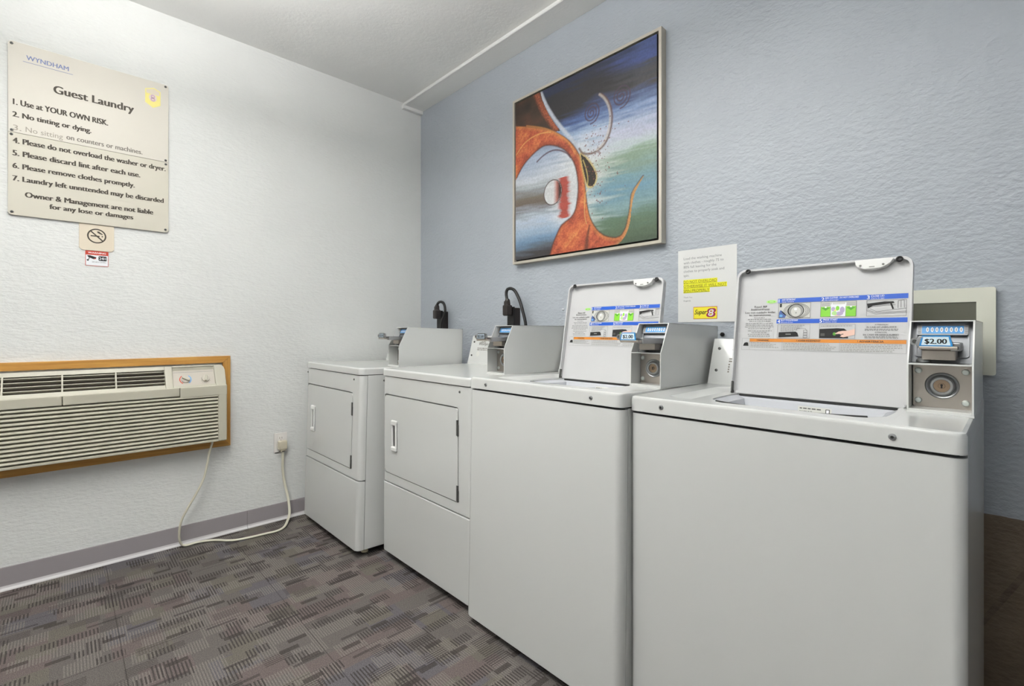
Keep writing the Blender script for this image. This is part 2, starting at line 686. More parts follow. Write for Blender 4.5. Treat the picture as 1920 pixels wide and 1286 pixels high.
baseboard('baseboard_left', -1.115, -0.005)
baseboard('baseboard_left', RY, -1.1165)
struct('trim_4', MB().box(0.0, 0.0045, -1.1166, -1.1149, 0.0, 0.094, M_LINE), smooth=0)
bb = MB()
bb.prism([(0.02, -y, z) for y, z in [(0.0, 0.0), (0.017, 0.0), (0.0085, 0.010), (0.006, 0.093), (0.0, 0.096)]], (2.4, 0, 0), M_BASE)
struct('baseboard_back', bb)

for ((lx, ly), dn, up, rz), where in zip(LAMPS, ('above the middle of the floor', 'nearest the far end of the room, added as fill')):
    t = thing('unseen_light_fixture', 'unseen long white hanging fluorescent fixture ' + where, 'ceiling light', (lx, ly, LZ))  # second fixture is added fill, and the hung form is invented
    t.rotation_euler = (0, 0, rz)
    MB().box(-0.62, 0.62, -0.12, 0.12, -0.030, 0.030, M_PLASTIC, 0.006).build('housing', t)
    for sz in (-1, 1):
        MB().box(-0.60, 0.60, -0.11, 0.11, sz * 0.0375 - 0.0065, sz * 0.0375 + 0.0065, M_GLOW, 0.003).build('diffuser', t)
    for sx in (-0.5, 0.5):
        MB().cyl((sx, 0, 0.03), (sx, 0, H - LZ), 0.003, M_STEEL, n=8).build('hanger', t)


# ------------------------------------------------------------------ machines
def arc_corner(cx, cy, r, a0, a1, n=6):
    return [(cx + r * math.cos(a0 + (a1 - a0) * i / n), cy + r * math.sin(a0 + (a1 - a0) * i / n)) for i in range(n + 1)]


def wrap_panel(mb, W, z0, z1, m, y0=0.0, depth=0.032, r=0.022, hole=None):
    """front sheet with rounded vertical corners folding back along the sides"""
    if hole is None:
        pts = arc_corner(r, y0 + r, r, PI, 1.5 * PI) + arc_corner(W - r, y0 + r, r, 1.5 * PI, 2 * PI) + [(W, y0 + depth), (0, y0 + depth)]
        mb.prism([(x, y, z0) for x, y in pts], (0, 0, z1 - z0), m, 0.003, 0.003, 2)
        return
    for s in (0, 1):
        pts = arc_corner(r, y0 + r, r, PI, 1.5 * PI) + [(r, y0 + depth), (0, y0 + depth)]
        if s:
            pts = [(W - x, y) for x, y in pts][::-1]
        mb.prism([(x, y, z0) for x, y in pts], (0, 0, z1 - z0), m)
    outer = [(r, y0, z0), (W - r, y0, z0), (W - r, y0, z1), (r, y0, z1)]
    mb.holed(outer, [[(x, y0, z) for x, z in hole]], (0, 0.016, 0), m)
    mb.box(r, W - r, y0 + 0.02, y0 + depth, z0, z1, M_ENAMEL)


def screw(t, name, x, y, z, r=0.006, N=(0, -1, 0), m=None):
    mb = MB()
    p = Vector((x, y, z))
    n = Vector(N).normalized()
    mb.lathe(p - n * 0.003, n, [(r, 0), (r, 0.0035), (r * 0.8, 0.0055), (r * 0.42, 0.0062)], m or M_STEEL, 16)
    mb.cyl(p + n * 0.0028, p + n * 0.0036, r * 0.42, M_DARK, n=8)
    return mb.build(name, t)


def body(t, W, D, zb, zt, feet_z):
    mb = MB()
    mb.box(0.0005, W - 0.0005, 0.0345, D, zb, zt, M_ENAMEL, 0.002)
    mb.box(0.012, W - 0.012, 0.026, 0.04, zb + 0.01, zt - 0.002, M_DARK)
    mb.build('cabinet', t)
    for fx in (0.035, W - 0.035):
        for fy in (0.055, D - 0.05):
            MB().lathe((fx, fy, feet_z), (0, 0, 1), [(0.017, 0), (0.017, 0.006), (0.011, 0.012), (0.011, zb - feet_z + 0.004)], M_FOOT, 16).build('foot', t)


def console(t, x0, x1, yb, yt, z0, D, kind, rnd):
    """low sloping control console with the maker's name, behind the lid"""
    h = 0.152
    prof = [(yb, z0), (yt, z0 + h), (yt + 0.012, z0 + h + 0.001), (D - 0.02, z0 + h - 0.01), (D - 0.02, z0)]
    mb = MB()
    mb.prism([(x0, y, z) for y, z in prof], (x1 - x0, 0, 0), M_ENAMEL, 0.002, 0.002, 2)
    c = mb.build('console', t)
    F = Fr((x0, yb, z0), (1, 0, 0), (0, yt - yb, h))
    L = math.hypot(yt - yb, h)
    mb = MB()
    cx = 0.128
    mb.rect(F, cx - 0.024, cx - 0.006, L * 0.80, L * 0.81, M_TXTG)
    mb.disc(F, cx - 0.028, L * 0.805, 0.011, 0.006, M_TXTG, 0.0005, 20, 0.8)
    mb.text(F, 'Whirlpool', 0.068, L * 0.665, 0.0165, M_TXT, 0.090, 0.006)
    mb.text(F, 'COMMERCIAL', 0.075, L * 0.76, 0.0065, M_TXTG, 0.05)
    for k in range(2):
        mb.greek(F, 0.062, 0.150, L * (0.545 - 0.055 * k), 0.0045, M_TXTG, rnd)
    if kind == 'dryer':
        mb.disc(F, 0.075, L * 0.36, 0.014, 0.014, M_LLGREY, 0.0005)
    else:
        for k in range(4):
            mb.rect(F, 0.062, 0.067, L * (0.42 - 0.052 * k), L * (0.42 - 0.052 * k) + 0.005, M_TXTG)
            mb.greek(F, 0.080, 0.135, L * (0.42 - 0.052 * k), 0.0045, M_TXTG, rnd)
    mb.build('printing', c)
    for (u, v) in ((0.024, 0.78), (0.024, 0.30)):
        p = F.P(u, L * v, 0.001)
        screw(c, 'screw', p.x, p.y, p.z, 0.0052, F.N, M_HINGE)
    return c


def coin_box(t, W, yf, z0, depth, push, edge=None, face=None):
    """coin meter: sheet-metal case with a slanted open front, coin slide above, lock plate below"""
    x0, x1 = W - 0.108, W - 0.001
    h, hm, back = 0.199, 0.104, 0.047
    tk = 0.003
    mb = MB()
    side = [(yf, 0.0), (yf, hm), (yf + back, h), (yf + depth, h), (yf + depth, 0.0)]
    for xa in (x0, x1 - tk):
        mb.prism([(xa, y, z0 + z) for y, z in side], (tk, 0, 0), M_ENAMEL)
    mb.box(x0, x1, yf + back, yf + depth, z0 + h - tk, z0 + h, M_ENAMEL, 0.001)
    mb.box(x0, x1, yf + depth - tk, yf + depth, z0, z0 + h, M_ENAMEL)
    mb.box(x0 + tk, x1 - tk, yf, yf + 0.066, z0, z0 + 0.006, M_ENAMEL, 0.001)
    mb.box(x0 + tk, x1 - tk, yf + 0.0005, yf + 0.066, z0 + hm - 0.002, z0 + hm + 0.0015, M_ENAMEL, 0.0005)
    mb.box(x0 - 0.001, x1 + 0.001, yf - 0.002, yf + depth, z0 - 0.004, z0 + 0.0005, M_ENAMEL, 0.001)
    cb = mb.build('coin_box', t)
    # upper metal mounting plate, sloped like the front
    mb = MB()
    Fu = Fr((x0 + tk, yf + 0.040, z0 + hm + 0.002), (1, 0, 0), (0, back * 0.8, h - hm))
    w = x1 - x0 - 2 * tk
    mb.poly(Fu, [(0, 0), (w, 0), (w, 0.098), (0, 0.098)], M_GALV, 0.0)
    mb.holed([Fu.P(a, b, 0.002) for a, b in rrect(0.006, w - 0.006, 0.012, 0.094, 0.006)], [[Fu.P(a, b, 0.002) for a, b in rrect(0.009, w - 0.009, 0.015, 0.091, 0.005)]], Fu.N * 0.002, M_GALV)
    mb.build('meter_plate', cb)

    # row of coin slots on a blue strip
    mb = MB()
    zt = 0.066
    mb.prism([Fu.P(a, b, 0.003) for a, b in rrect(0.008, w - 0.008, zt - 0.004, zt + 0.024, 0.003)], Fu.N * 0.007, M_GALV)
    mb.rect(Fu, 0.017, w - 0.015, zt - 0.001, zt + 0.017, M_COINB, 0.0105)
    for k in range(8):
        mb.disc(Fu, 0.0265 + k * 0.0079, zt + 0.008, 0.0025, 0.0058, M_WHITE, 0.0109, 12)
        mb.disc(Fu, 0.0265 + k * 0.0079, zt + 0.008, 0.0012, 0.0036, M_LGREY, 0.0112, 10)
    for s in (0.010, w - 0.013):
        for k in range(6):
            mb.rect(Fu, s, s + 0.005, zt - 0.001 + k * 0.004, zt + 0.0008 + k * 0.004, M_HINGE, 0.0105)
    mb.build('coin_chute', cb)
    # the slide that carries the coins, with the price on its front
    mb = MB()
    zs = z0 + 0.147
    xc = (x0 + x1) / 2 - 0.002
    yb_ = yf + 0.070
    ye = yf - push
    mb.box(xc - 0.030, xc + 0.032, ye, yb_, zs - 0.011, zs - 0.004, M_STEELD, 0.0015)
    mb.box(xc - 0.036, xc + 0.030, ye + 0.030, yb_, zs - 0.005, zs + 0.003, M_STEEL, 0.002)
    mb.box(xc + 0.018, xc + 0.036, ye + 0.022, yb_, zs - 0.014, zs + 0.004, M_STEEL, 0.003)
    mb.box(xc - 0.028, xc + 0.028, yf + 0.012, yb_, zs - 0.034, zs - 0.012, M_STEELD, 0.003)
    mb.lathe((xc - 0.027, yf + 0.036, z0 + hm + 0.003), (0, 0, 1), [(0.013, 0), (0.013, 0.004), (0.008, 0.009), (0.002, 0.010)], M_STEEL, 18)
    pull = [(-0.036, 0.004), (-0.033, -0.007), (0.020, -0.007), (0.024, 0.004), (0.019, 0.018), (-0.030, 0.018)]
    mb.prism([(xc + a, ye + 0.002, zs + b) for a, b in pull], (0, 0.013, 0), M_STEEL, 0.002, 0.002, 2)
    mb.cyl((xc - 0.037, ye + 0.004, zs + 0.006), (xc - 0.037, ye + 0.020, zs + 0.006), 0.0085, M_STEEL, n=16, bev=0.002)
    mb.cyl((xc - 0.037, ye + 0.003, zs + 0.006), (xc - 0.037, ye + 0.0045, zs + 0.006), 0.0045, M_HINGE, n=12)
    mb.build('coin_slide', cb)
    mb = MB()
    Fp = Fr((xc - 0.0275, ye + 0.0005, zs - 0.003), (1, 0, 0), (0, 0.10, 1))
    mb.prism([Fp.P(a, b, -0.002) for a, b in [(-0.002, -0.0005), (0.052, -0.0005), (0.0475, 0.0225), (0.0025, 0.0225)]], Fp.N * 0.0022, edge or M_COINB)
    mb.poly(Fp, [(0.0015, 0.0015), (0.0485, 0.0015), (0.0450, 0.0192), (0.0050, 0.0192)], face or M_COINP, 0.0008)
    mb.text(Fp, '$2.00', 0.025, 0.0050, 0.0100, M_LBLACK, 0.035, 0.030, 0.0012, 'C')
    mb.build('price_label', cb)
    # lower lock plate
    Fl = Fr((x0 + tk, yf + 0.056, z0 + 0.004), (1, 0, 0), (0, 0, 1))
    mb = MB()
    ph = hm - 0.008
    mb.prism([Fl.P(a, b, 0) for a, b in rrect(0.002, w - 0.001, 0.002, ph, 0.003)], Fl.N * 0.003, M_STEELD, 0, 0.001, 2)
    mb.build('lock_plate', cb)
    mb = MB()
    c0 = Fl.P(0.051, 0.051, 0.003)
    mb.lathe(c0, Fl.N, [(0.029, 0), (0.029, 0.002), (0.0265, 0.0045), (0.0245, 0.0035), (0.022, 0.001), (0.0205, 0.006), (0.0185, 0.0085), (0.0145, 0.0085), (0.0140, 0.0060), (0.001, 0.0060)], M_STEEL, 36)
    mb.lathe(c0 + Fl.N * 0.006, Fl.N, [(0.0138, 0), (0.0138, 0.001), (0.006, 0.0012), (0.0055, 0.0022), (0.001, 0.0022)], M_BRASS, 28)
    mb.rect(Fr(c0, (1, 0, 0), (0, 0, 1)), -0.0014, 0.0014, -0.005, 0.0035, M_LBLACK, 0.0086)
    mb.disc(Fr(c0, (1, 0, 0), (0, 0, 1)), 0, 0.002, 0.0022, 0.0022, M_LBLACK, 0.0087, 12)
    mb.build('lock', cb)
    for a, b in ((0.011, 0.083), (0.089, 0.083), (0.011, 0.016), (0.089, 0.016)):
        mb = MB()
        p = Fl.P(a, b, 0.003)
        mb.lathe(p, Fl.N, [(0.0068, 0), (0.0066, 0.002), (0.005, 0.004), (0.002, 0.0048)], M_BOLT, 18)
        mb.build('bolt', cb)
    return cb


def lid_label(F):
    """instruction print on the inside of a washer lid (metres on the lid)"""
    r = random.Random(7)
    mb = MB()
    # blue header bars
    mb.rect(F, 0.117, 0.4202, 0.2800, 0.2930, M_BLUE)
    mb.rect(F, 0.116, 0.4196, 0.2180, 0.2304, M_BLUE)
    for n, u, v, s, s2, wd in (('1', 0.1195, 0.2812, 'ADD DETERGENT', 'Agregar detergente', 0.036),
                               ('2', 0.2300, 0.2812, 'ADD CLOTHES - DO NOT OVERLOAD', 'No sobrecargar', 0.078),
                               ('3', 0.3350, 0.2812, 'CLOSE LID', 'Cierre la tapa', 0.028),
                               ('4', 0.1190, 0.2192, 'SELECT CYCLE & PROGRAM', 'Seleccione el ciclo', 0.045),
                               ('5', 0.2275, 0.2192, 'PRESS START', 'Presione inicio', 0.034)):
        mb.text(F, n, u, v, 0.0098, M_WHITE, None, 0.03)
        mb.text(F, s, u + 0.0085, v + 0.0055, 0.0046, M_WHITE, wd, 0.02)
        mb.text(F, s2, u + 0.0085, v + 0.0003, 0.0034, M_WHITE, min(wd, 0.032), 0.0)
    mb.disc(F, 0.099, 0.285, 0.0150, 0.0056, M_PGREEN)
    mb.disc(F, 0.099, 0.285, 0.0110, 0.0030, M_GREEN, 0.0006, hole=0.6)

    def border(u0, u1, v0, v1, m=M_LINE, t=0.0007, w=0.0010):
        mb.line(F, [(u0, v0), (u1, v0), (u1, v1), (u0, v1), (u0, v0)], t, m, w)
    # picture 1: detergent poured into the drum
    mb.rect(F, 0.1200, 0.2033, 0.2345, 0.2785, M_LLGREY)
    border(0.1200, 0.2033, 0.2345, 0.2785)
    for k in range(4):
        mb.disc(F, 0.168, 0.255, 0.034 - k * 0.0032, 0.0225 - k * 0.0012, M_LINE, 0.0006 + k * 0.00003, 30, 0.965)
    mb.disc(F, 0.166, 0.2555, 0.0215, 0.0195, M_LBLACK, 0.0008, 30)
    mb.disc(F, 0.1665, 0.2552, 0.0190, 0.0180, M_LGREY, 0.0010, 30)
    mb.disc(F, 0.1665, 0.2525, 0.0130, 0.0145, M_LLGREY, 0.0012, 24)
    mb.disc(F, 0.1655, 0.2600, 0.0040, 0.0035, M_WHITE, 0.0014, 16)
    mb.disc(F, 0.1670, 0.2490, 0.0022, 0.0022, M_LGREY, 0.0014, 12)
    mb.rect(F, 0.1232, 0.1282, 0.2670, 0.2775, M_LBLACK, 0.0010)
    mb.poly(F, [(0.1215, 0.2350), (0.1215, 0.2500), (0.1250, 0.2580), (0.1290, 0.2560), (0.1370, 0.2480), (0.1410, 0.2420), (0.1380, 0.2350)], M_NAVY, 0.0010)
    mb.disc(F, 0.1275, 0.2410, 0.0045, 0.0040, M_SKY, 0.0012, 14)
    mb.line(F, [(0.1290, 0.2540), (0.1400, 0.2430)], 0.003, M_LBLACK, 0.0012)
    # picture 2: load level
    mb.rect(F, 0.2289, 0.3116, 0.2357, 0.2782, M_LLGREY)
    for a, b in ((0.2289, 0.2528), (0.2880, 0.3116)):
        mb.rect(F, a, b, 0.2357, 0.2640, M_GREEN, 0.0006)
        c = (a + b) / 2
        mb.rect(F, a + 0.003, b - 0.003, 0.2585, 0.2610, M_GREEND, 0.0008)
        mb.poly(F, [(c - 0.007, 0.2585), (c + 0.007, 0.2585), (c, 0.2525)], M_GREEND, 0.0008)
        mb.disc(F, c, 0.2625, 0.0025, 0.0020, M_WHITE, 0.0008, 12)
        for k in range(3):
            mb.rect(F, a + 0.002, b - 0.002, 0.2668 + k * 0.0032, 0.2680 + k * 0.0032, M_GTXT, 0.0008)
    mb.rect(F, 0.2528, 0.2880, 0.2357, 0.2700, M_WHITE, 0.0006)
    for u, v, a, b, m in ((0.259, 0.2570, 0.0048, 0.0060, M_LILAC), (0.269, 0.2590, 0.0044, 0.0065, M_GREEN), (0.280, 0.2540, 0.0055, 0.0090, M_LILAC),
                          (0.274, 0.2440, 0.0085, 0.0055, M_LILAC), (0.262, 0.2450, 0.0060, 0.0060, M_PGREEN), (0.264, 0.2530, 0.0028, 0.0028, M_YEL), (0.270, 0.2390, 0.0075, 0.0018, M_SKIN)):
        mb.disc(F, u, v, a, b, m, 0.0008 + r.random() * 0.0003, 14)
    for u in (0.2545, 0.2860):
        mb.poly(F, [(u, 0.2700), (u + 0.003, 0.2700), (u + 0.0015, 0.2765)], M_WHITE, 0.0008)
    border(0.2289, 0.3116, 0.2357, 0.2782)
    mb.line(F, [(0.2528, 0.2357), (0.2528, 0.2640)], 0.0006, M_LINE, 0.0011)
    mb.line(F, [(0.2880, 0.2357), (0.2880, 0.2640)], 0.0006, M_LINE, 0.0011)
    # picture 3: closing the lid
    border(0.3345, 0.4168, 0.2350, 0.2772)
    mb.poly(F, [(0.3350, 0.2690), (0.3720, 0.2735), (0.3905, 0.2730), (0.3930, 0.2690), (0.3720, 0.2660), (0.3480, 0.2630), (0.3370, 0.2560)], M_LBLACK, 0.0006)
    mb.line(F, [(0.3360, 0.2560), (0.3440, 0.2600), (0.3780, 0.2640), (0.3950, 0.2640)], 0.0008, M_LINE)
    mb.line(F, [(0.3345, 0.2530), (0.3540, 0.2440), (0.4165, 0.2470)], 0.0008, M_LINE)
    mb.line(F, [(0.3345, 0.2500), (0.3540, 0.2400), (0.4165, 0.2440)], 0.0008, M_LINE)
    mb.line(F, [(0.3420, 0.2550), (0.3560, 0.2470), (0.3960, 0.2520), (0.4165, 0.2545)], 0.0008, M_LINE)
    mb.line(F, [(0.3850, 0.2700), (0.3905, 0.2530)], 0.0036, M_LBLACK, 0.0012)
    mb.line(F, [(0.4000, 0.2550), (0.4000, 0.2740), (0.4120, 0.2760), (0.4130, 0.2560)], 0.0010, M_LINE)
    mb.line(F, [(0.4060, 0.2560), (0.4060, 0.2740)], 0.0008, M_LINE)
    # picture 4: panel
    border(0.1198, 0.2043, 0.1746, 0.2148, M_GTXT)
    for k in range(5):
        mb.greek(F, 0.128, 0.190 - 0.006 * (k > 0) * k, 0.2110 - k * 0.0040, 0.0016, M_GTXT, r)
    mb.poly(F, [(0.1235, 0.1765), (0.1235, 0.1915), (0.1680, 0.1935), (0.1730, 0.1900), (0.1765, 0.1790)], M_LBLACK, 0.0006)
    mb.rect(F, 0.142, 0.156, 0.1845, 0.1870, M_LGREY, 0.0009)
    mb.line(F, [(0.1690, 0.1960), (0.1720, 0.2030), (0.1930, 0.2020), (0.1960, 0.1960)], 0.0008, M_LINE)
    for k in range(3):
        border(0.1885, 0.1975, 0.1760 + k * 0.0075, 0.1825 + k * 0.0075, M_LINE, 0.0008)
    # picture 5: a finger on the start key
    border(0.2276, 0.3106, 0.1748, 0.2140, M_GTXT)
    mb.greek(F, 0.231, 0.304, 0.2085, 0.0016, M_GTXT, r)
    mb.poly(F, [(0.2280, 0.1752), (0.2280, 0.2010), (0.2700, 0.2030), (0.2860, 0.2020), (0.2930, 0.1960), (0.2960, 0.1752)], M_LBLACK, 0.0006)
    mb.rect(F, 0.231, 0.241, 0.1810, 0.1890, M_HTXT, 0.0008)
    mb.disc(F, 0.2640, 0.1870, 0.0040, 0.0045, M_GREEND, 0.0009, 16)
    mb.poly(F, [(0.2645, 0.1875), (0.2735, 0.1935), (0.2830, 0.1955), (0.2950, 0.1960), (0.3104, 0.2010), (0.3104, 0.1850), (0.2980, 0.1810), (0.2850, 0.1780), (0.2770, 0.1800), (0.2810, 0.1840), (0.2760, 0.1870), (0.2690, 0.1865)], M_SKIN, 0.0012)
    mb.line(F, [(0.2800, 0.1850), (0.2850, 0.1870)], 0.0020, M_HTXT, 0.0014)
    # warning strip
    mb.rect(F, 0.0430, 0.4188, 0.1620, 0.1718, M_ORANGE)
    mb.text(F, '! WARNING', 0.0640, 0.1645, 0.0050, M_TXT, 0.034, 0.03)
    mb.text(F, '! AVERTISSEMENT', 0.1720, 0.1645, 0.0050, M_TXT, 0.060, 0.03)
    mb.text(F, '! ADVERTENCIA', 0.3170, 0.1645, 0.0050, M_TXT, 0.056, 0.03)
    border(0.0206, 0.4187, 0.1372, 0.1722, M_GTXT, 0.0006, 0.0007)
    for u in (0.043, 0.1345, 0.2770):
        mb.line(F, [(u, 0.1372), (u, 0.1722)], 0.0006, M_GTXT, 0.0011)
    mb.poly(F, [(0.024, 0.1490), (0.040, 0.1490), (0.0385, 0.1590), (0.0350, 0.1545), (0.0330, 0.1600), (0.0300, 0.1540), (0.0275, 0.1580)], M_LBLACK, 0.0008)
    for u0, u1, n in ((0.046, 0.130, 4), (0.137, 0.272, 5), (0.279, 0.416, 5)):
        for k in range(n):
            mb.greek(F, u0, u1 - r.uniform(0, 0.03), 0.1580 - k * 0.0044, 0.0018, M_LGREY, r)
    # reading column
    for s, u0, u1, v in (('Read All', 0.0512, 0.0865, 0.2680), ('Instructions', 0.0423, 0.0943, 0.2600), ('Lea con cuidado todas', 0.0255, 0.1110, 0.2502), ('las instrucciones', 0.0376, 0.0989, 0.2420)):
        mb.text(F, s, u0, v, 0.0058, M_HTXT, u1 - u0, 0.012)
    for k, (a, b) in enumerate(((0.052, 0.084), (0.034, 0.102), (0.038, 0.100), None, (0.028, 0.108), (0.028, 0.110), (0.026, 0.112), (0.036, 0.102), None, (0.036, 0.104), (0.046, 0.092), None, (0.036, 0.098), (0.038, 0.100)) if False else
                            [(0.052, 0.084), (0.034, 0.102), (0.038, 0.100), (0.028, 0.108), (0.028, 0.110), (0.026, 0.112), (0.036, 0.102), (0.036, 0.104), (0.046, 0.092), (0.036, 0.098), (0.038, 0.100)]):
        mb.greek(F, a, b, 0.2355 - k * 0.0053 - 0.002 * (k > 2) - 0.002 * (k > 6), 0.0021, M_GTXT, r)
    for c0, v, hgt, s in ((0.367, 0.2100, 0.0034, 'ATTENTION'), (0.367, 0.2035, 0.0042, 'IN CASE OF UNBALANCE'), (0.366, 0.1900, 0.0034, 'ATENCION'), (0.366, 0.1830, 0.0042, 'EN CASO DE DESEQUILIBRIO')):
        mb.text(F, s, c0, v, hgt, M_HTXT, len(s) * 0.0031, 0.01, 0.0008, 'C')
    for v in (0.1990, 0.1962, 0.1788, 0.1760):
        mb.greek(F, 0.332, 0.402, v, 0.0018, M_GTXT, r)
    return mb


def washer(name, label, x, yf, W, ht, th, push, cby, cons):
    D = 0.655
    t = thing(name, label, 'washing machine', (x, yf, 0.0), -th, None)
    zt = ht
    zl = ht - 0.040           # lower rim of the top
    body(t, W, D, 0.032, zl - 0.004, 0.0 if th == 0 else 0.014)
    mb = MB()
    wrap_panel(mb, W, 0.030, zl - 0.0065, M_ENAMEL)
    mb.build('front_panel', t)
    # top with sunk lid well
    lx0, lx1, ly0, ly1 = 0.128, 0.558, 0.085, 0.376
    mb = MB()
    r = 0.020
    outer = rrect(0.0, W, -0.004, D, r, 6, (0.02, 0.02, 0.004, 0.004))
    well = rrect(0.080, W - 0.112, 0.052, 0.402, 0.03, 6)
    well2 = rrect(0.112, W - 0.122, 0.072, 0.392, 0.03, 6)
    n = len(outer)
    e = 0.008
    oi = rrect(e, W - e, -0.004 + e, D - e, r - e * 0.4, 6, (0.013, 0.013, 0.003, 0.003))
    om = rrect(e * 0.3, W - e * 0.3, -0.004 + e * 0.3, D - e * 0.3, r, 6, (0.0185, 0.0185, 0.004, 0.004))
    mb.loft([[(a, b, zl) for a, b in outer], [(a, b, zt - e) for a, b in outer], [(a, b, zt - e * 0.3) for a, b in om], [(a, b, zt) for a, b in oi]], M_ENAMEL)
    # flat top between rim and well
    tmp = MB()
    b = bmesh.new()
    es = []
    for L in ([(a, c, zt) for a, c in oi], [(a, c, zt) for a, c in well]):
        vs = [b.verts.new(p) for p in L]
        es += [b.edges.new((vs[i], vs[(i + 1) % len(vs)])) for i in range(len(vs))]
    bmesh.ops.triangle_fill(b, use_beauty=True, edges=es)
    b.normal_update()
    for f in b.faces:
        if f.normal.z < 0:
            f.normal_flip()
    mb.merge(b, M_ENAMEL)
    tmp.bm.free()
    zw = zt - 0.012
    mid = rrect(0.088, W - 0.115, 0.058, 0.399, 0.03, 6)
    mb.loft([[(a, b, zt) for a, b in well], [(a, b, zt - 0.003) for a, b in mid], [(a, b, zw) for a, b in well2]], M_ENAMEL)
    # opening in the well floor, bowed at the front
    op = [(lx0 + 0.022, ly1 - 0.008)] + [(lx0 + 0.022 - 0.004 * math.sin(PI * k / 4), ly1 - 0.03 - 0.16 * k / 4) for k in range(5)]
    xa, xb = lx0 + 0.022, lx1 - 0.018
    op += [(xa + (xb - xa) * k / 14, ly0 + 0.085 - 0.066 * math.sin(PI * k / 14) ** 0.7) for k in range(1, 14)]
    op += [(xb + 0.004 * math.sin(PI * k / 4), ly1 - 0.19 + 0.16 * k / 4) for k in range(5)] + [(xb, ly1 - 0.008)]
    b = bmesh.new()
    es = []
    for L in ([(a, c, zw) for a, c in well2], [(a, c, zw) for a, c in op]):
        vs = [b.verts.new(p) for p in L]
        es += [b.edges.new((vs[i], vs[(i + 1) % len(vs)])) for i in range(len(vs))]
    bmesh.ops.triangle_fill(b, use_beauty=True, edges=es)
    b.normal_update()
    for f in b.faces:
        if f.normal.z < 0:
            f.normal_flip()
    mb.merge(b, M_ENAMEL)
    mb.loft([[(a, c, zw) for a, c in op], [(a, c, zw - 0.004) for a, c in op]], M_ENAMEL)
    mb.box(0.004, W - 0.004, D - 0.004, D, zl, zt - 0.004, M_ENAMEL)
    mb.box(xa + 0.004, xb - 0.004, ly1 - 0.0135, ly1 - 0.008, zw - 0.012, zw - 0.001, M_DARK, 0.002)  # dark strip put in for the shade under the lid's hinge edge
    top = mb.build('top', t)
    bmesh_ok = top
    # tub under the opening
    mb = MB()
    cx, cy = (lx0 + lx1) / 2, 0.235
    mb.loft([[(a, c, zw - 0.004) for a, c in op], [(cx + (a - cx) * 0.88, cy + (c - cy) * 0.90, zw - 0.013) for a, c in op],
             [(cx + (a - cx) * 0.84, cy + (c - cy) * 0.84, zw - 0.052) for a, c in op]], M_TUB)
    mb.lathe((cx, cy, zw - 0.26), (0, 0, 1), [(0.02, 0), (0.115, 0.002), (0.118, 0.150), (0.120, 0.190), (0.128, 0.202), (0.180, 0.200)], M_TUB, 40)
    F = Fr((cx - 0.020, 0.3494, zw - 0.036), (1, 0, 0), (0, 0.0085, 0.039))
    rn = random.Random(3)
    mb.rect(F, -0.004, 0.076, -0.002, 0.018, M_LLGREY, 0.0003)
    mb.greek(F, 0.0, 0.056, 0.011, 0.003, M_HTXT, rn)
    mb.greek(F, 0.0, 0.034, 0.004, 0.0022, M_GTXT, rn)
    mb.rect(F, 0.062, 0.072, 0.000, 0.015, M_HTXT, 0.0006)
    mb.rect(F, 0.064, 0.070, 0.002, 0.013, M_WHITE, 0.0009)
    mb.build('tub_ring', t)
    fr_ = [(a, c, zw - 0.0005) for a, c in op if c < ly0 + 0.088]
    MB().tube(fr_, 0.0038, M_BLACK, 8, 2).build('rim_shade_line', t)  # black tube added to draw the shade along the opening's front edge
    # lid, standing open against its hinges
    a = math.radians(9)
    Wl, Hl = 0.430, 0.387
    F = Fr((0.1305, 0.372, zw - 0.002), (1, 0, 0), (0, math.sin(a), math.cos(a)))   # F.N looks to the front
    mb = MB()
    outl = rrect(0, Wl, 0, Hl, 0.02, 6, (0.016, 0.016, 0.022, 0.022))
    mb.prism([F.P(u, v, -0.004) for u, v in outl], F.N * 0.004, M_ENAMEL_IN)
    tw = 0.0055
    inl = rrect(tw, Wl - tw, tw, Hl - tw, 0.015, 6, (0.012, 0.012, 0.017, 0.017))
    k0 = [i for i, p in enumerate(outl) if p[1] > 0.030]
    oo, ii = [outl[i] for i in k0], [inl[i] for i in k0]
    oo = [(Wl, 0.004)] + oo + [(0.0, 0.004)]
    ii = [(Wl - tw, 0.004)] + ii + [(tw, 0.004)]
    mb.prism([F.P(u, v, 0.0) for u, v in oo + ii[::-1]], F.N * 0.017, M_ENAMEL_IN, 0.0, 0.0015, 2)
    mb.prism([F.P(u, v, 0.0) for u, v in rrect(0.012, Wl - 0.010, 0.001, 0.010, 0.003)], F.N * 0.007, M_ENAMEL_IN, 0, 0.002, 2)
    lid = mb.build('lid', t, label='open white lid with printed instructions on its inside')
    lab = lid_label(Fr(F.P(0, 0, 0.0002), F.U, F.V))
    lab.build('instruction_label', lid, smooth=0)
    for u, v in ((0.0325, 0.3805), (0.4030, 0.3795)):
        mb = MB()
        mb.torus(F.P(u, v, 0.019), F.N, 0.0052, 0.0027, M_BLACK, 20, 8)
        mb.cyl(F.P(u, v, 0.012), F.P(u, v, 0.0195), 0.0050, M_BLACK, n=14)
        mb.build('bumper', lid)
    mb = MB()
    lt = [(0.3080, 0.3850), (0.3100, 0.3720), (0.3160, 0.3640), (0.3300, 0.3620), (0.3420, 0.3580), (0.3540, 0.3600), (0.3650, 0.3630), (0.3760, 0.3640), (0.3830, 0.3740), (0.3900, 0.3790), (0.3900, 0.3850)]
    mb.prism([F.P(u, v, 0.001) for u, v in lt], F.N * 0.019, M_PLASTIC, 0, 0.002, 2)
    for u in (0.3210, 0.3700):
        mb.cyl(F.P(u, 0.3690, 0.019), F.P(u, 0.3690, 0.0212), 0.0028, M_HINGE, n=12)
    mb.rect(F, 0.3400, 0.3520, 0.3630, 0.3660, M_LGREY, 0.0204)
    mb.build('latch', lid)
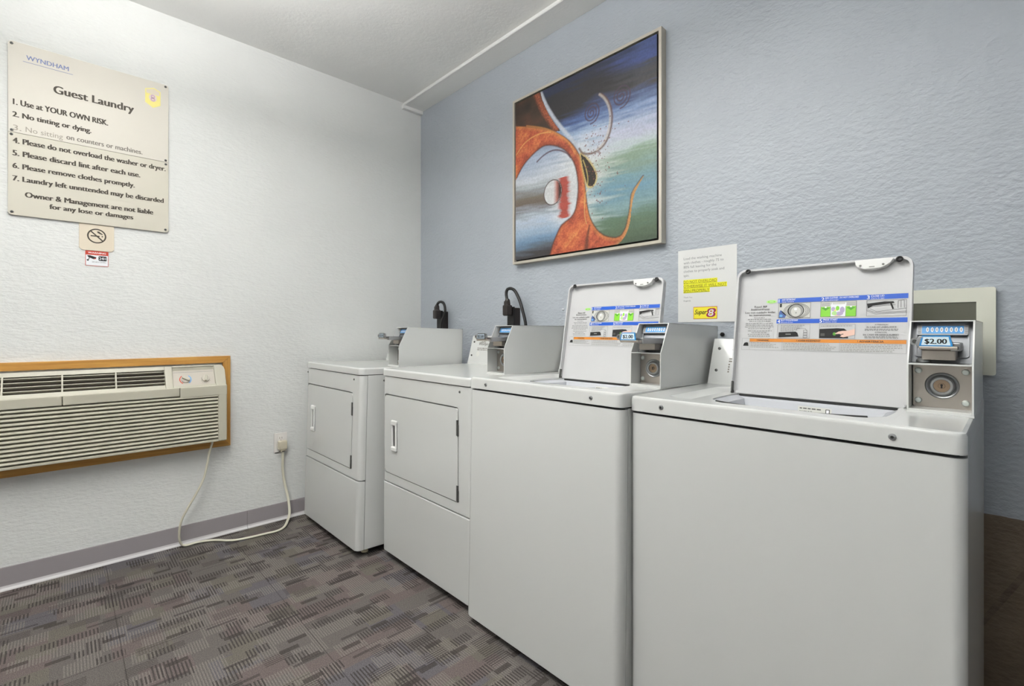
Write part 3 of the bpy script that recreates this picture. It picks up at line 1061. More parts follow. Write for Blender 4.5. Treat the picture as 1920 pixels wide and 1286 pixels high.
    for u in (0.004, Wl - 0.004):
        mb = MB()
        mb.cyl(F.P(u - 0.003, 0.004, 0.010), F.P(u + 0.003, 0.004, 0.010), 0.006, M_HINGE, n=14)
        mb.box(-0.002, 0.002, -0.006, 0.006, 0.0, 0.034, M_HINGE, 0.001, 1, Matrix.Translation(F.P(u, 0.003, 0.012)) @ Matrix.Rotation(-a, 4, 'X'))
        mb.build('hinge', lid)
    for sx in (0.098, W - 0.103):
        screw(t, 'front_screw', sx, -0.004, zl + 0.018, 0.0066, (0, -1, 0))
    console(t, 0.012, W - 0.112, cons[0], cons[1], zt, D, 'washer', random.Random(5))
    coin_box(t, W, cby, zt + 0.003, 0.40, push)
    return t


def dryer(name, label, x, yf, W, ht, th, push, cby, cons, cord):
    D = 0.66
    t = thing(name, label, 'dryer', (x, yf, 0.0), -th, None)
    zb = 0.038
    zl = ht - 0.033
    body(t, W, D, zb, zl - 0.003, 0.0 if th == 0 else 0.016)
    hole = rrect(0.0200, W - 0.0815, 0.4105, 0.7850, 0.016, 5)
    mb = MB()
    wrap_panel(mb, W, 0.3715, zl - 0.0045, M_ENAMEL, hole=hole)
    mb.build('front_panel', t)
    mb = MB()
    wrap_panel(mb, W, zb, 0.3655, M_ENAMEL, y0=-0.003, depth=0.035)
    mb.build('toe_panel', t)
    # top
    mb = MB()
    outer = rrect(0.0, W, -0.005, D, 0.02, 6, (0.02, 0.024, 0.004, 0.004))
    mb.prism([(a, b, zl) for a, b in outer], (0, 0, ht - zl), M_ENAMEL, 0.001, 0.009, 4)
    mb.build('top', t)
    # door
    mb = MB()
    dr = rrect(0.0245, W - 0.0855, 0.4150, 0.7795, 0.012, 5)
    mb.prism([(u, 0.014, v) for u, v in dr], (0, -0.0155, 0), M_ENAMEL, 0, 0.004, 3)
    door = mb.build('door', t)
    mb = MB()
    hx, h0, h1 = 0.118, 0.525, 0.668
    # grip plate around a finger slot shaded by a dark sheet, with a raised block at each end
    mb.holed([(u, -0.0065, v) for u, v in rrect(hx - 0.022, hx + 0.024, h0 + 0.006, h1 - 0.006, 0.006)],
             [[(u, -0.0065, v) for u, v in rrect(hx - 0.013, hx + 0.010, h0 + 0.022, h1 - 0.024, 0.003)]], (0, 0.0070, 0), M_PLASTIC)
    mb.box(hx - 0.0125, hx + 0.0095, -0.0022, -0.0012, h0 + 0.0225, h1 - 0.0245, M_HINGE)  # solid door: slot shade put into a dark grey sheet
    for z0_, z1_ in ((h0, h0 + 0.021), (h1 - 0.023, h1)):
        mb.box(hx - 0.022, hx + 0.024, -0.013, 0.001, z0_, z1_, M_PLASTIC, 0.0055, 3)
    mb.box(hx + 0.010, hx + 0.024, -0.0095, 0.001, h0 + 0.006, h1 - 0.006, M_PLASTIC, 0.004, 3)
    mb.build('handle', door)
    for zc in (0.704, 0.447):
        mb = MB()
        mb.box(W - 0.0925, W - 0.0835, -0.004, 0.003, zc - 0.031, zc + 0.031, M_HINGE, 0.0008)
        mb.box(W - 0.086, W - 0.080, -0.0055, 0.002, zc - 0.033, zc + 0.012, M_HINGE, 0.002)
        mb.build('hinge', door)
    for sx in (0.014, W - 0.075):
        screw(t, 'front_screw', sx, 0.0005, zl - 0.026, 0.0052, (0, -1, 0), M_HINGE)
    console(t, 0.012, W - 0.112, cons[0], cons[1], ht, D, 'dryer', random.Random(9))
    coin_box(t, W, cby, ht + 0.003, 0.40, push, M_HINGE, M_GREYBLUE)
    # supply cord, looping up out of its plug and down behind the machine
    bpy.context.view_layer.update()
    inv = t.matrix_world.inverted()
    pts, plug = cord
    mb = MB()
    mb.tube([inv @ Vector(p) for p in pts], 0.0085, M_BLACK, 12, 8)
    c = mb.build('power_cord', t)
    px, py, pz = plug
    mb = MB()
    mb.box(px - 0.020, px + 0.020, py - 0.024, py + 0.020, pz - 0.034, pz + 0.026, M_BLACKP, 0.009, 3)
    mb.lathe((px - 0.002, py, pz + 0.020), (0, 0, 1), [(0.019, 0), (0.016, 0.012), (0.0145, 0.030), (0.010, 0.040)], M_BLACKP, 16)
    mb.box(px - 0.017, px + 0.010, py - 0.014, py + 0.010, pz + 0.018, pz + 0.048, M_BLACKP, 0.003, 2)
    p = mb.build('plug', c)
    p.matrix_parent_inverse = inv
    return t


D1CORD = ([(0.3120, -0.077, 1.222), (0.3115, -0.078, 1.2383), (0.3155, -0.078, 1.2534), (0.3313, -0.078, 1.2679), (0.3543, -0.078, 1.2722), (0.3802, -0.078, 1.2665), (0.3962, -0.078, 1.2501), (0.4039, -0.078, 1.2237), (0.4007, -0.078, 1.1978), (0.3879, -0.078, 1.1719), (0.3690, -0.078, 1.1423), (0.3608, -0.078, 1.1123), (0.358, -0.076, 1.03), (0.358, -0.074, 0.94)],
          (0.3125, -0.0755, 1.196))
D2CORD = ([(0.9870, -0.0755, 1.240), (0.9800, -0.0745, 1.2654), (0.9755, -0.074, 1.2883), (0.9784, -0.074, 1.3043), (0.9880, -0.074, 1.3133), (1.0056, -0.074, 1.3160), (1.0242, -0.074, 1.3125), (1.0426, -0.074, 1.3019), (1.0608, -0.074, 1.2803), (1.0788, -0.074, 1.2511), (1.0921, -0.074, 1.2225), (1.1054, -0.074, 1.1878), (1.1186, -0.072, 1.1441), (1.1230, -0.068, 1.10), (1.126, -0.062, 0.96)],
          (0.9885, -0.0755, 1.2006))

dryer('tumble_dryer', 'white coin-operated dryer nearest the white wall, tilted slightly back on its feet', 0.0865, -0.8438, 0.683, 0.907, 0.0249, 0.070, 0.200, (0.492, 0.538), D1CORD)
dryer('tumble_dryer', 'white coin-operated dryer next to a washer, second machine from the white wall', 0.808, -0.731, 0.686, 0.9045, 0.0, 0.075, 0.168, (0.506, 0.548), D2CORD)
washer('washing_machine', 'white top-loading coin washer with open lid, between a dryer and the other washer', 1.4975, -0.7625, 0.669, 0.912, 0.0212, 0.092, 0.208, (0.488, 0.540))
washer('washing_machine', 'largest white top-loading coin washer, lid open, below the ivory wall plate', 2.1685, -0.709, 0.680, 0.904, 0.0, 0.012, 0.212, (0.459, 0.515))

# receptacles the dryers plug into
for x0, x1, y1, lab in ((0.277, 0.331, -0.050, 'black surface-mounted power outlet on the blue wall near the white wall corner'),
                        (0.962, 1.012, -0.050, 'black surface-mounted power outlet on the blue wall below the framed painting')):
    t = thing('power_outlet', lab, 'power outlet', ((x0 + x1) / 2, 0.0, 1.07), 0.0, 'dryer outlets')
    hw = (x1 - x0) / 2
    mb = MB()
    mb.box(-hw, hw, y1, -0.0005, 0.0, 0.142, M_BLACKP, 0.004)
    mb.build('outlet_box', t)
    mb = MB()
    mb.box(-hw - 0.002, hw + 0.002, y1 - 0.003, y1 + 0.005, 0.002, 0.147, M_BLACK, 0.002)
    mb.build('cover', t)

# ------------------------------------------------------------------ things on the blue wall
# wall plate with an olive window
mb = MB()
t = thing('wall_plate', 'ivory rectangular wall plate with dark olive window behind the largest washer', 'wall plate', (2.70, 0.0, 0.962))
Fp = Fr((-0.165, -0.0005, 0.0), (1, 0, 0), (0, 0, 1))
mb = MB()
mb.holed([Fp.P(u, v, 0.0) for u, v in rrect(0, 0.335, 0, 0.241, 0.006)], [[Fp.P(u, v, 0.0) for u, v in [(0.04, 0.07), (0.297, 0.07), (0.297, 0.202), (0.04, 0.202)]]], Fp.N * 0.020, M_PLATE)
mb.line(Fp, [(0.307, 0.02), (0.307, 0.14)], 0.0012, M_LLGREY, 0.0204)
mb.build('frame', t)
MB().box(-0.126, 0.133, -0.018, -0.0007, 0.069, 0.203, M_OLIVE).build('window', t)

# laminated notice
t = thing('notice_sheet', 'white laminated notice with yellow highlighted lines, taped above the washers', 'notice', (2.065, -0.0008, 1.119))
Fn = Fr((-0.1185, 0.0, 0.0), (1, 0, 0), (0, 0, 1))
mb = MB()
nx, nz = 14, 14
vs, fs = [], []
for j in range(nz + 1):
    for i in range(nx + 1):
        u, v = i / nx, j / nz
        lift = 0.0012 + 0.010 * max(0.0, u - 0.72) ** 2 * 6 * max(0.0, 0.5 - v) ** 2 * 4
        vs.append(Fn.P(u * 0.2365, v * 0.2945, lift))
for j in range(nz):
    for i in range(nx):
        a = j * (nx + 1) + i
        fs.append((a, a + 1, a + nx + 2, a + nx + 1))
mb.raw(vs, fs, M_PAPER)
mb.rect(Fn, 0.004, 0.228, 0.02, 0.290, M_PAPER, 0.0001)
mb.build('sheet', t)
mb = MB()
o = lambda x, z: (x - 1.9475, z - 1.119)
for s, x1, z in (('Load the washing machine', 2.127, 1.3735), ('with clothes - roughly 75 to', 2.134, 1.3560), ('80% full leaving for the', 2.1065, 1.3390), ('clothes to properly soak and', 2.137, 1.3215), ('spin.', 1.9958, 1.3045)):
    mb.text(Fn, s, 0.0245, z - 1.119, 0.0098, M_PAPTX, x1 - 1.972, 0.0, 0.0018)
for s, x1, z in (('DO NOT OVERLOAD', 2.108, 1.2755), ('OTHERWISE IT WILL NOT', 2.145, 1.2575), ('SPIN PROPERLY', 2.0786, 1.2395)):
    mb.rect(Fn, 0.0235, x1 - 1.9475 + 0.002, z - 1.119 - 0.002, z - 1.119 + 0.0160, M_HI, 0.0016)
    mb.text(Fn, s, 0.0245, z - 1.119 + 0.002, 0.0105, M_HITX, x1 - 1.972, 0.004, 0.0022)
    mb.rect(Fn, 0.0245, x1 - 1.9475, z - 1.119 - 0.0005, z - 1.119 + 0.0008, M_HITX, 0.0022)
mb.text(Fn, 'Thank You', 0.0245, 0.0985, 0.0055, M_PAPTX, 0.036, 0.0, 0.0018)
mb.text(Fn, 'Regards', 0.0245, 0.0845, 0.0055, M_PAPTX, 0.030, 0.0, 0.0018)
mb.rect(Fn, 0.0660, 0.1620, 0.0120, 0.0610, M_RED, 0.0016)
mb.rect(Fn, 0.0675, 0.1605, 0.0138, 0.0592, M_LOGOY, 0.0020)
mb.text(Fn, 'Super', 0.0715, 0.031, 0.0185, M_LBLACK, 0.050, 0.012, 0.0026, 'L', 0.35)
mb.text(Fn, '8', 0.1235, 0.0195, 0.034, M_MAROON, 0.030, 0.070, 0.0026, 'L', 0.15)
mb.text(Fn, '8', 0.1270, 0.0235, 0.026, M_WHITE, 0.022, 0.004, 0.0030, 'L', 0.15)
mb.build('printing', t, smooth=0)

# little fixings left in the blue wall
tag(MB().lathe((1.3245, 0.0, 1.193), (0, -1, 0), [(0.0055, 0), (0.0055, 0.004), (0.003, 0.009), (0.002, 0.010)], M_WHITE, 14).build('wall_anchor'), 'tiny white plastic anchor in blue wall beside the first open lid', 'wall anchor')
tag(MB().lathe((2.1286, 0.0, 1.070), (0, -1, 0), [(0.008, 0), (0.008, 0.006), (0.004, 0.010)], M_BLACK, 14).build('screw_head'), 'small black screw head in blue wall below the laminated notice', 'screw')


# framed painting ------------------------------------------------------------
def dist_poly(U, V, pts):
    d = np.full(U.shape, 9.0)
    for (a, b), (c, e) in zip(pts[:-1], pts[1:]):
        L2 = (c - a) ** 2 + (e - b) ** 2 + 1e-12
        t_ = np.clip(((U - a) * (c - a) + (V - b) * (e - b)) / L2, 0, 1)
        d = np.minimum(d, np.hypot(U - a - t_ * (c - a), V - b - t_ * (e - b)))
    return d


def inside(U, V, pts):
    r_ = np.zeros(U.shape, bool)
    n_ = len(pts)
    for i in range(n_):
        (x1, y1), (x2, y2) = pts[i], pts[(i + 1) % n_]
        if y1 == y2:
            continue
        c = (y1 > V) != (y2 > V)
        r_ ^= c & (U < (x2 - x1) * (V - y1) / (y2 - y1) + x1)
    return r_


def smooth_line(pts, sub=6):
    P = [Vector((a, b, 0)) for a, b in pts]
    out = []
    for i in range(len(P) - 1):
        a, b, c, d = P[max(i - 1, 0)], P[i], P[i + 1], P[min(i + 2, len(P) - 1)]
        for j in range(sub):
            t_ = j / sub
            q = 0.5 * ((2 * b) + (c - a) * t_ + (2 * a - 5 * b + 4 * c - d) * t_ * t_ + (3 * b - a - 3 * c + d) * t_ ** 3)
            out.append((q.x, q.y))
    out.append(pts[-1])
    return out


def paint(N):
    rng = np.random.default_rng(4)
    u = (np.arange(N) + 0.5) / N
    U, V = np.meshgrid(u, u)

    def vnoise(fx, fy, ang=0.0):
        x = U * math.cos(ang) + V * math.sin(ang)
        y = -U * math.sin(ang) + V * math.cos(ang)
        X, Y = (x + 1) * fx, (y + 1) * fy
        g = rng.random((int(fy * 3) + 4, int(fx * 3) + 4))
        xi, yi = X.astype(int), Y.astype(int)
        fx_, fy_ = X - xi, Y - yi
        fx_, fy_ = fx_ * fx_ * (3 - 2 * fx_), fy_ * fy_ * (3 - 2 * fy_)
        return (g[yi, xi] * (1 - fx_) + g[yi, xi + 1] * fx_) * (1 - fy_) + (g[yi + 1, xi] * (1 - fx_) + g[yi + 1, xi + 1] * fx_) * fy_
    ang = 0.08
    st = 0.45 * vnoise(6, 60, ang) + 0.35 * vnoise(14, 130, ang) + 0.2 * vnoise(3, 22, ang)
    broad = 0.6 * vnoise(3, 7, ang) + 0.4 * vnoise(6, 16, ang)
    fine = vnoise(160, 160)

    def C(*c):
        return np.array(lin(c)[:3])

    def grad(val, stops):
        xs = [s[0] for s in stops]
        return np.stack([np.interp(val, xs, [C(*s[1])[k] for s in stops]) for k in range(3)], -1)

    def over(img, mask, col):
        m_ = np.clip(mask, 0, 1)[..., None]
        return img * (1 - m_) + np.asarray(col) * m_
    # sky and sea on the open side
    s = V - 0.02 * (U - 0.5) + (st - 0.5) * 0.10 + (broad - 0.5) * 0.10
    right = grad(s, [(0.0, (60, 84, 150)), (0.05, (58, 82, 156)), (0.10, (66, 70, 84)), (0.18, (74, 70, 72)), (0.23, (66, 84, 130)), (0.29, (120, 148, 196)), (0.35, (178, 190, 218)), (0.42, (192, 196, 220)), (0.49, (188, 204, 206)), (0.54, (136, 164, 138)), (0.62, (128, 158, 146)), (0.70, (112, 156, 168)), (0.77, (128, 164, 168)), (0.84, (92, 124, 100)), (0.92, (84, 108, 80)), (1.0, (70, 88, 66))])
    mid = grad(s, [(0.0, (44, 52, 84)), (0.06, (52, 50, 56)), (0.17, (50, 46, 50)), (0.22, (56, 70, 112)), (0.27, (74, 106, 168)), (0.33, (150, 176, 214)), (0.40, (206, 216, 228)), (0.52, (226, 228, 226)), (0.66, (218, 226, 224)), (0.75, (214, 224, 222)), (0.86, (176, 196, 182)), (0.93, (100, 124, 96)), (1.0, (78, 96, 72))])
    fx = np.clip((U - 0.50 + 0.25 * (V - 0.5) + (st - 0.5) * 0.35) / 0.34, 0, 1)
    fx = fx * fx * (3 - 2 * fx)
    img = mid * (1 - fx[..., None]) + right * fx[..., None]
    blue = np.exp(-((U - 0.80) / 0.22) ** 2 - ((V - 0.73) / 0.05) ** 2) * np.clip(st * 2 - 0.55, 0, 1)
    img = over(img, blue, C(84, 142, 176))
    # inner side of the big loop
    sl = V + (st - 0.5) * 0.07 + (broad - 0.5) * 0.07
    left = grad(sl, [(0.33, (150, 166, 194)), (0.42, (168, 184, 210)), (0.52, (206, 214, 224)), (0.58, (150, 156, 160)), (0.62, (128, 116, 104)), (0.67, (118, 102, 88)), (0.71, (140, 142, 148)), (0.78, (188, 202, 220)), (0.83, (164, 188, 214)), (0.90, (112, 150, 186)), (0.96, (86, 96, 108)), (1.0, (60, 56, 58))])
    whiteside = np.clip((U - 0.30 + 0.12 * (V - 0.6) + (st - 0.5) * 0.2) / 0.12, 0, 1) * np.clip((0.86 - V) / 0.06, 0, 1) * np.clip((V - 0.36) / 0.12, 0, 1)
    left = over(left, whiteside * 0.85, C(226, 230, 234))
    hole = smooth_line([(0.295, 0.997), (0.318, 0.941), (0.349, 0.887), (0.38, 0.843), (0.417, 0.822), (0.461, 0.801), (0.489, 0.767), (0.504, 0.708), (0.51, 0.642), (0.503, 0.573), (0.486, 0.512), (0.457, 0.46), (0.417, 0.412), (0.372, 0.379), (0.31, 0.35), (0.247, 0.337), (0.189, 0.349), (0.13, 0.374), (0.068, 0.412), (0.011, 0.474)])
    outer = smooth_line([(-0.02, 0.133), (0.086, 0.168), (0.155, 0.195), (0.222, 0.222), (0.287, 0.252), (0.349, 0.288), (0.41, 0.332), (0.461, 0.381), (0.497, 0.428), (0.525, 0.478), (0.542, 0.527), (0.553, 0.585), (0.559, 0.642), (0.567, 0.71), (0.576, 0.767), (0.59, 0.818), (0.614, 0.866), (0.647, 0.909), (0.686, 0.939), (0.73, 0.957), (0.767, 0.962), (0.797, 0.953), (0.823, 0.916), (0.837, 0.867), (0.847, 0.818), (0.854, 0.764), (0.868, 0.736), (0.89, 0.711), (0.924, 0.676)])
    tail = smooth_line([(0.926, 0.681), (0.899, 0.718), (0.877, 0.753), (0.864, 0.791), (0.856, 0.835), (0.849, 0.89), (0.835, 0.933), (0.815, 0.966), (0.785, 0.993), (0.736, 1.01), (0.567, 1.02), (0.295, 1.02)])
    whole = outer + tail + hole + [(-0.02, 0.52)]
    inner_region = inside(U, V, hole + [(-0.02, 0.50), (-0.02, 1.05), (0.28, 1.05)])
    # white edge of the dark wedge
    wl = smooth_line([(0.215, -0.01), (0.247, 0.061), (0.279, 0.12), (0.334, 0.204), (0.395, 0.281), (0.454, 0.351), (0.518, 0.434)])
    img = over(img, np.clip(1.5 - dist_poly(U, V, wl) / 0.011, 0, 1), C(198, 206, 222))
    brown = inside(U, V, [(-0.02, -0.02), (0.212, -0.02), (0.232, 0.05), (0.255, 0.1), (0.29, 0.166), (0.337, 0.234), (0.38, 0.285), (0.287, 0.27), (0.155, 0.215), (-0.02, 0.153)])
    img = over(img, brown * 1.0, grad(vnoise(18, 18) * 0.5 + 0.5 * vnoise(5, 5), [(0.2, (46, 32, 24)), (0.6, (74, 50, 34)), (1.0, (108, 62, 36))]))
    dd = dist_poly(U, V, smooth_line([(0.180, -0.01), (0.222, 0.08), (0.262, 0.145), (0.31, 0.212), (0.345, 0.258)]))
    img = over(img, np.clip(1.3 - dd / 0.024, 0, 1) * brown, grad(fine, [(0, (140, 66, 28)), (1, (196, 92, 36))]))
    img = np.where(inner_region[..., None], left, img)
    body_ = inside(U, V, whole)
    ribbon = grad(np.clip(0.55 * vnoise(22, 22) + 0.3 * fine + 0.3 * vnoise(70, 9, 0.9), 0, 1), [(0.1, (142, 54, 24)), (0.45, (198, 78, 28)), (0.75, (222, 104, 34)), (1.0, (232, 142, 54))])
    img = np.where(body_[..., None], ribbon, img)
    de = dist_poly(U, V, outer)
    dh = dist_poly(U, V, hole)
    img = over(img, np.clip(1.2 - de / 0.022, 0, 1) * body_ * 0.55, C(232, 146, 44))
    img = over(img, np.clip(1.2 - de / 0.006, 0, 1) * 0.75, C(92, 48, 26))
    img = over(img, np.clip(1.2 - dh / 0.007, 0, 1) * 0.8, C(88, 48, 40))
    img = over(img, np.clip(1.0 - dh / 0.03, 0, 1) * body_ * 0.5, C(120, 46, 24))
    dt = dist_poly(U, V, tail[:60])
    img = over(img, np.clip(1.0 - dt / 0.02, 0, 1) * body_ * 0.55, C(196, 150, 70))
    img = over(img, body_ * np.clip((U - 0.80) / 0.08, 0, 1) * 0.7, C(196, 146, 66))
    foot = dist_poly(U, V, smooth_line([(0.567, 1.0), (0.575, 0.93), (0.590, 0.87)]))
    img = over(img, np.clip(1.3 - foot / (0.004 + 0.03 * np.clip(V - 0.86, 0, 1) * 4), 0, 1) * body_ * 0.8, C(92, 42, 26))
    for L, c_, wd, al in (([(0.007, 0.326), (0.068, 0.28), (0.138, 0.257), (0.222, 0.254), (0.303, 0.27)], (240, 180, 80), 0.004, 0.8),
                          ([(0.553, 0.574), (0.574, 0.634), (0.58, 0.668), (0.56, 0.697), (0.555, 0.80), (0.57, 0.86)], (238, 196, 90), 0.003, 0.7),
                          ([(0.10, 0.17), (0.25, 0.232), (0.36, 0.30), (0.44, 0.37), (0.49, 0.45)], (236, 150, 48), 0.006, 0.6),
                          ([(0.189, 0.418), (0.238, 0.395), (0.303, 0.383), (0.364, 0.394), (0.425, 0.428), (0.454, 0.461)], (84, 40, 56), 0.006, 0.85)):
        img = over(img, np.clip(1.3 - dist_poly(U, V, smooth_line(L)) / wd, 0, 1) * al, C(*c_))
    # red patch and white oval
    redm = inside(U, V, [(0.357, 0.573), (0.439, 0.575), (0.451, 0.617), (0.432, 0.67), (0.436, 0.786), (0.38, 0.785), (0.364, 0.714)])
    rd = dist_poly(U, V, [(0.40, 0.585), (0.405, 0.66), (0.408, 0.77)])
    img = over(img, np.clip(1.9 - rd / 0.028 + (st - 0.5) * 1.6, 0, 1) * (V > 0.56) * (V < 0.80) * (U < 0.47), C(186, 66, 46))
    ex = np.hypot((U - 0.318) / 0.070, (V - 0.632) / 0.073)
    img = over(img, (ex < 1.0) * 1.0, C(222, 224, 226))
    img = over(img, np.clip((U - 0.322) / 0.03, 0, 1) * (ex < 0.95), C(196, 112, 96))
    img = over(img, np.clip((U - 0.350) / 0.02, 0, 1) * (ex < 0.95), C(66, 42, 38))
    img = over(img, np.clip(1.4 - np.abs(ex - 1.0) / 0.05, 0, 1) * 0.9, C(78, 50, 42))
    # dark drop with a yellow outline
    tear = smooth_line([(0.529, 0.462), (0.553, 0.483), (0.58, 0.512), (0.61, 0.555), (0.629, 0.592), (0.633, 0.62), (0.623, 0.647), (0.601, 0.658), (0.578, 0.646), (0.564, 0.615), (0.553, 0.574), (0.539, 0.521), (0.529, 0.462)])
    dtr = dist_poly(U, V, tear)
    img = over(img, np.clip(1.4 - dtr / 0.011, 0, 1) * 0.9, C(206, 176, 84))
    img = over(img, inside(U, V, tear) * 1.0, C(48, 38, 26))
    img = over(img, np.clip(1.3 - dist_poly(U, V, smooth_line([(0.545, 0.50), (0.565, 0.55), (0.578, 0.61), (0.574, 0.655)])) / 0.004, 0, 1) * 0.8, C(214, 190, 96))
    # pale ring and coils
    arc = smooth_line([(0.669, 0.177), (0.699, 0.208), (0.724, 0.252), (0.737, 0.304), (0.736, 0.351), (0.724, 0.399), (0.699, 0.442), (0.66, 0.469), (0.614, 0.478), (0.574, 0.473), (0.539, 0.457), (0.518, 0.429)])
    img = over(img, np.clip(1.3 - dist_poly(U, V, arc) / 0.008, 0, 1) * 0.85, C(112, 74, 52))
    arc2 = [(a - 0.012, b - 0.004) for a, b in arc[:44]]
    img = over(img, np.clip(1.3 - dist_poly(U, V, arc2) / 0.008, 0, 1) * 0.7, C(206, 190, 176))
    for cx, cy, R in ((0.602, 0.255, 0.056), (0.795, 0.232, 0.058)):
        sp = [(cx + R * k / 60 * math.cos(k * 0.32 + 1), cy + R * 1.05 * k / 60 * math.sin(k * 0.32 + 1)) for k in range(6, 62)]
        img = over(img, np.clip(1.3 - dist_poly(U, V, sp) / 0.0048, 0, 1) * 0.9, C(78, 56, 80))
    sp_rng = np.random.default_rng(11)
    for k in range(170):
        cu_, cv_ = sp_rng.normal(0.62, 0.075), sp_rng.normal(0.50, 0.16)
        if cv_ < 0.30 or cv_ > 0.9 or cu_ < 0.54:
            continue
        rr = sp_rng.uniform(0.002, 0.0048)
        i0, i1 = int(max(0, (cv_ - 0.01) * N)), int(min(N, (cv_ + 0.01) * N))
        j0, j1 = int(max(0, (cu_ - 0.01) * N)), int(min(N, (cu_ + 0.01) * N))
        if i1 <= i0 or j1 <= j0:
            continue
        sub = img[i0:i1, j0:j1]
        m_ = (np.hypot(U[i0:i1, j0:j1] - cu_, V[i0:i1, j0:j1] - cv_) < rr)[..., None] * 0.75
        img[i0:i1, j0:j1] = sub * (1 - m_) + C(128, 62, 56) * m_
    img = img * (0.86 + 0.22 * fine[..., None]) * (0.88 + 0.24 * st[..., None])
    grey_ = img.mean(-1, keepdims=True)
    img = (grey_ + (img - grey_) * 0.84) * 0.80
    return np.clip(img, 0, 1)


t = thing('framed_painting', 'square abstract painting of an orange swirl in a thin silver frame', 'painting', (1.4375, 0.0, 1.452))
X0, X1, Z0, Z1 = -0.4485, 0.4535, 0.0, 0.905
fw = 0.013
mb = MB()
for (a, b) in (((X0, Z0), (X1, Z0)), ((X1, Z0), (X1, Z1)), ((X1, Z1), (X0, Z1)), ((X0, Z1), (X0, Z0))):
    inner = lambda p: (p[0] + (fw if p[0] < 0 else -fw), p[1] + (fw if p[1] < 0.4 else -fw))
    ai, bi = inner(a), inner(b)
    mb.prism([(a[0], -0.038, a[1]), (b[0], -0.038, b[1]), (bi[0], -0.038, bi[1]), (ai[0], -0.038, ai[1])], (0, 0.0375, 0), M_FRAME)
mb.build('frame', t)
mb = MB()
g = 0.009
mb.box(X0 + fw + 0.0002, X1 - fw - 0.0002, -0.020, -0.0015, Z0 + fw + 0.0002, Z1 - fw - 0.0002, M_FRAMEIN)
mb.build('backing', t)
NP = 300
img = paint(NP)
me = bpy.data.meshes.new('canvas')
cx0, cx1, cz0, cz1 = X0 + fw + g, X1 - fw - g, Z0 + fw + g, Z1 - fw - g
gx = np.linspace(cx0, cx1, NP + 1)
gz = np.linspace(cz1, cz0, NP + 1)
GX, GZ = np.meshgrid(gx, gz)
co = np.stack([GX, np.full_like(GX, -0.036), GZ], -1).reshape(-1, 3)
ii, jj = np.meshgrid(np.arange(NP), np.arange(NP), indexing='ij')
a_ = ii * (NP + 1) + jj
quads = np.stack([a_ + NP + 1, a_ + NP + 2, a_ + 1, a_], -1).reshape(-1, 4)
nv = len(co)
# sides of the stretched canvas
cor = np.array([(cx0, -0.018, cz1), (cx1, -0.018, cz1), (cx1, -0.018, cz0), (cx0, -0.018, cz0)])
co = np.concatenate([co, cor])
tl, tr, br, bl = 0, NP, (NP + 1) ** 2 - 1, NP * (NP + 1)
sides = np.array([(tl, tr, nv + 1, nv), (tr, br, nv + 2, nv + 1), (br, bl, nv + 3, nv + 2), (bl, tl, nv, nv + 3)])
me.from_pydata(co.tolist(), [], np.concatenate([quads, sides]).tolist())
att = me.color_attributes.new('paint', 'FLOAT_COLOR', 'CORNER')
cols = np.ones((NP * NP * 4 + 16, 4), np.float32)
cols[:NP * NP * 4, :3] = np.repeat(img.reshape(-1, 3), 4, axis=0)
cols[NP * NP * 4:, :3] = 0.03
att.data.foreach_set('color', cols.ravel())
m = mat('oil_paint', (128, 128, 128), 0.5)
k = NT(m)
at = k.n('ShaderNodeAttribute', attribute_name='paint')
k.put(k.b.inputs['Base Color'], at.outputs['Color'])
k.bump(k.noise(k.mapped(k.pos(), (60, 1, 400)), 1.0, 3.0), 0.25, 0.002)
me.materials.append(m)
cv = bpy.data.objects.new('canvas', me)
COL.objects.link(cv)
cv.parent = t

# ------------------------------------------------------------------ things on the white wall
SG = 0.010


def sign_panel(label, z0, z1, rows, radii, screws, faded=(), m=M_SIGN):
    t = thing('rules_sign', label, 'sign', (0.0, -1.7455, z0))
    F = Fr((0.0006, -0.275, 0.0), (0, 1, 0), (0, 0, 1))
    mb = MB()
    mb.prism([F.P(u, v, 0) for u, v in rrect(0, 0.550, 0, z1 - z0, 0.012, 5, radii)], F.N * SG, m, 0, 0.0015, 2)
    mb.build('panel', t)
    for s, ya, yb, z, h, ink, bold in rows:
        mb = MB()
        mb.text(F, s, ya + 2.0205, z - z0, h, ink, yb - ya, bold, SG + 0.0006)
        mb.build('text_line', t, smooth=0)
    for y, z in screws:
        p = F.P(y + 2.0205, z - z0, SG)
        screw(t, 'screw', p.x, p.y, p.z, 0.0055, (1, 0, 0), M_HINGE)
    return t, F


B = 0.052
t, F = sign_panel('upper half of the laundry rules sign, champagne plate with a large heading', 1.9205, 2.303,
                  [('WYNDHAM', -1.9660, -1.834, 2.2390, 0.0190, M_LOGOB, 0.022),
                   ('Guest Laundry', -1.8815, -1.6067, 2.1265, 0.0335, M_TXT, 0.040),
                   ('1. Use at YOUR OWN RISK.', -2.0046, -1.7008, 2.0370, 0.0240, M_TXT, B),
                   ('2. No tinting or dying.', -2.0060, -1.759, 1.9856, 0.0215, M_TXT, B),
                   ('3.', -2.0050, -1.981, 1.9300, 0.0215, M_TXTF, 0.01),
                   ('No sitting', -1.968, -1.853, 1.9310, 0.0215, M_TXTF, 0.004),
                   ('on counters or machines.', -1.841, -1.574, 1.9350, 0.0215, M_TXTG, 0.030)],
                  (0.0, 0.0, 0.012, 0.012), [(-2.0095, 2.2925), (-1.4825, 2.2935), (-2.0090, 1.9285), (-1.4820, 1.9290)])
mb = MB()
mb.line(F, [(-1.9765 + 2.0205, 2.2283 - 1.9205), (-1.8199 + 2.0205, 2.2283 - 1.9205)], 0.0018, M_LOGOB, SG + 0.0006)
mb.build('underline', t, smooth=0)
mb = MB()
eu, ev = -1.5330 + 2.0205, 2.2235 - 1.9205
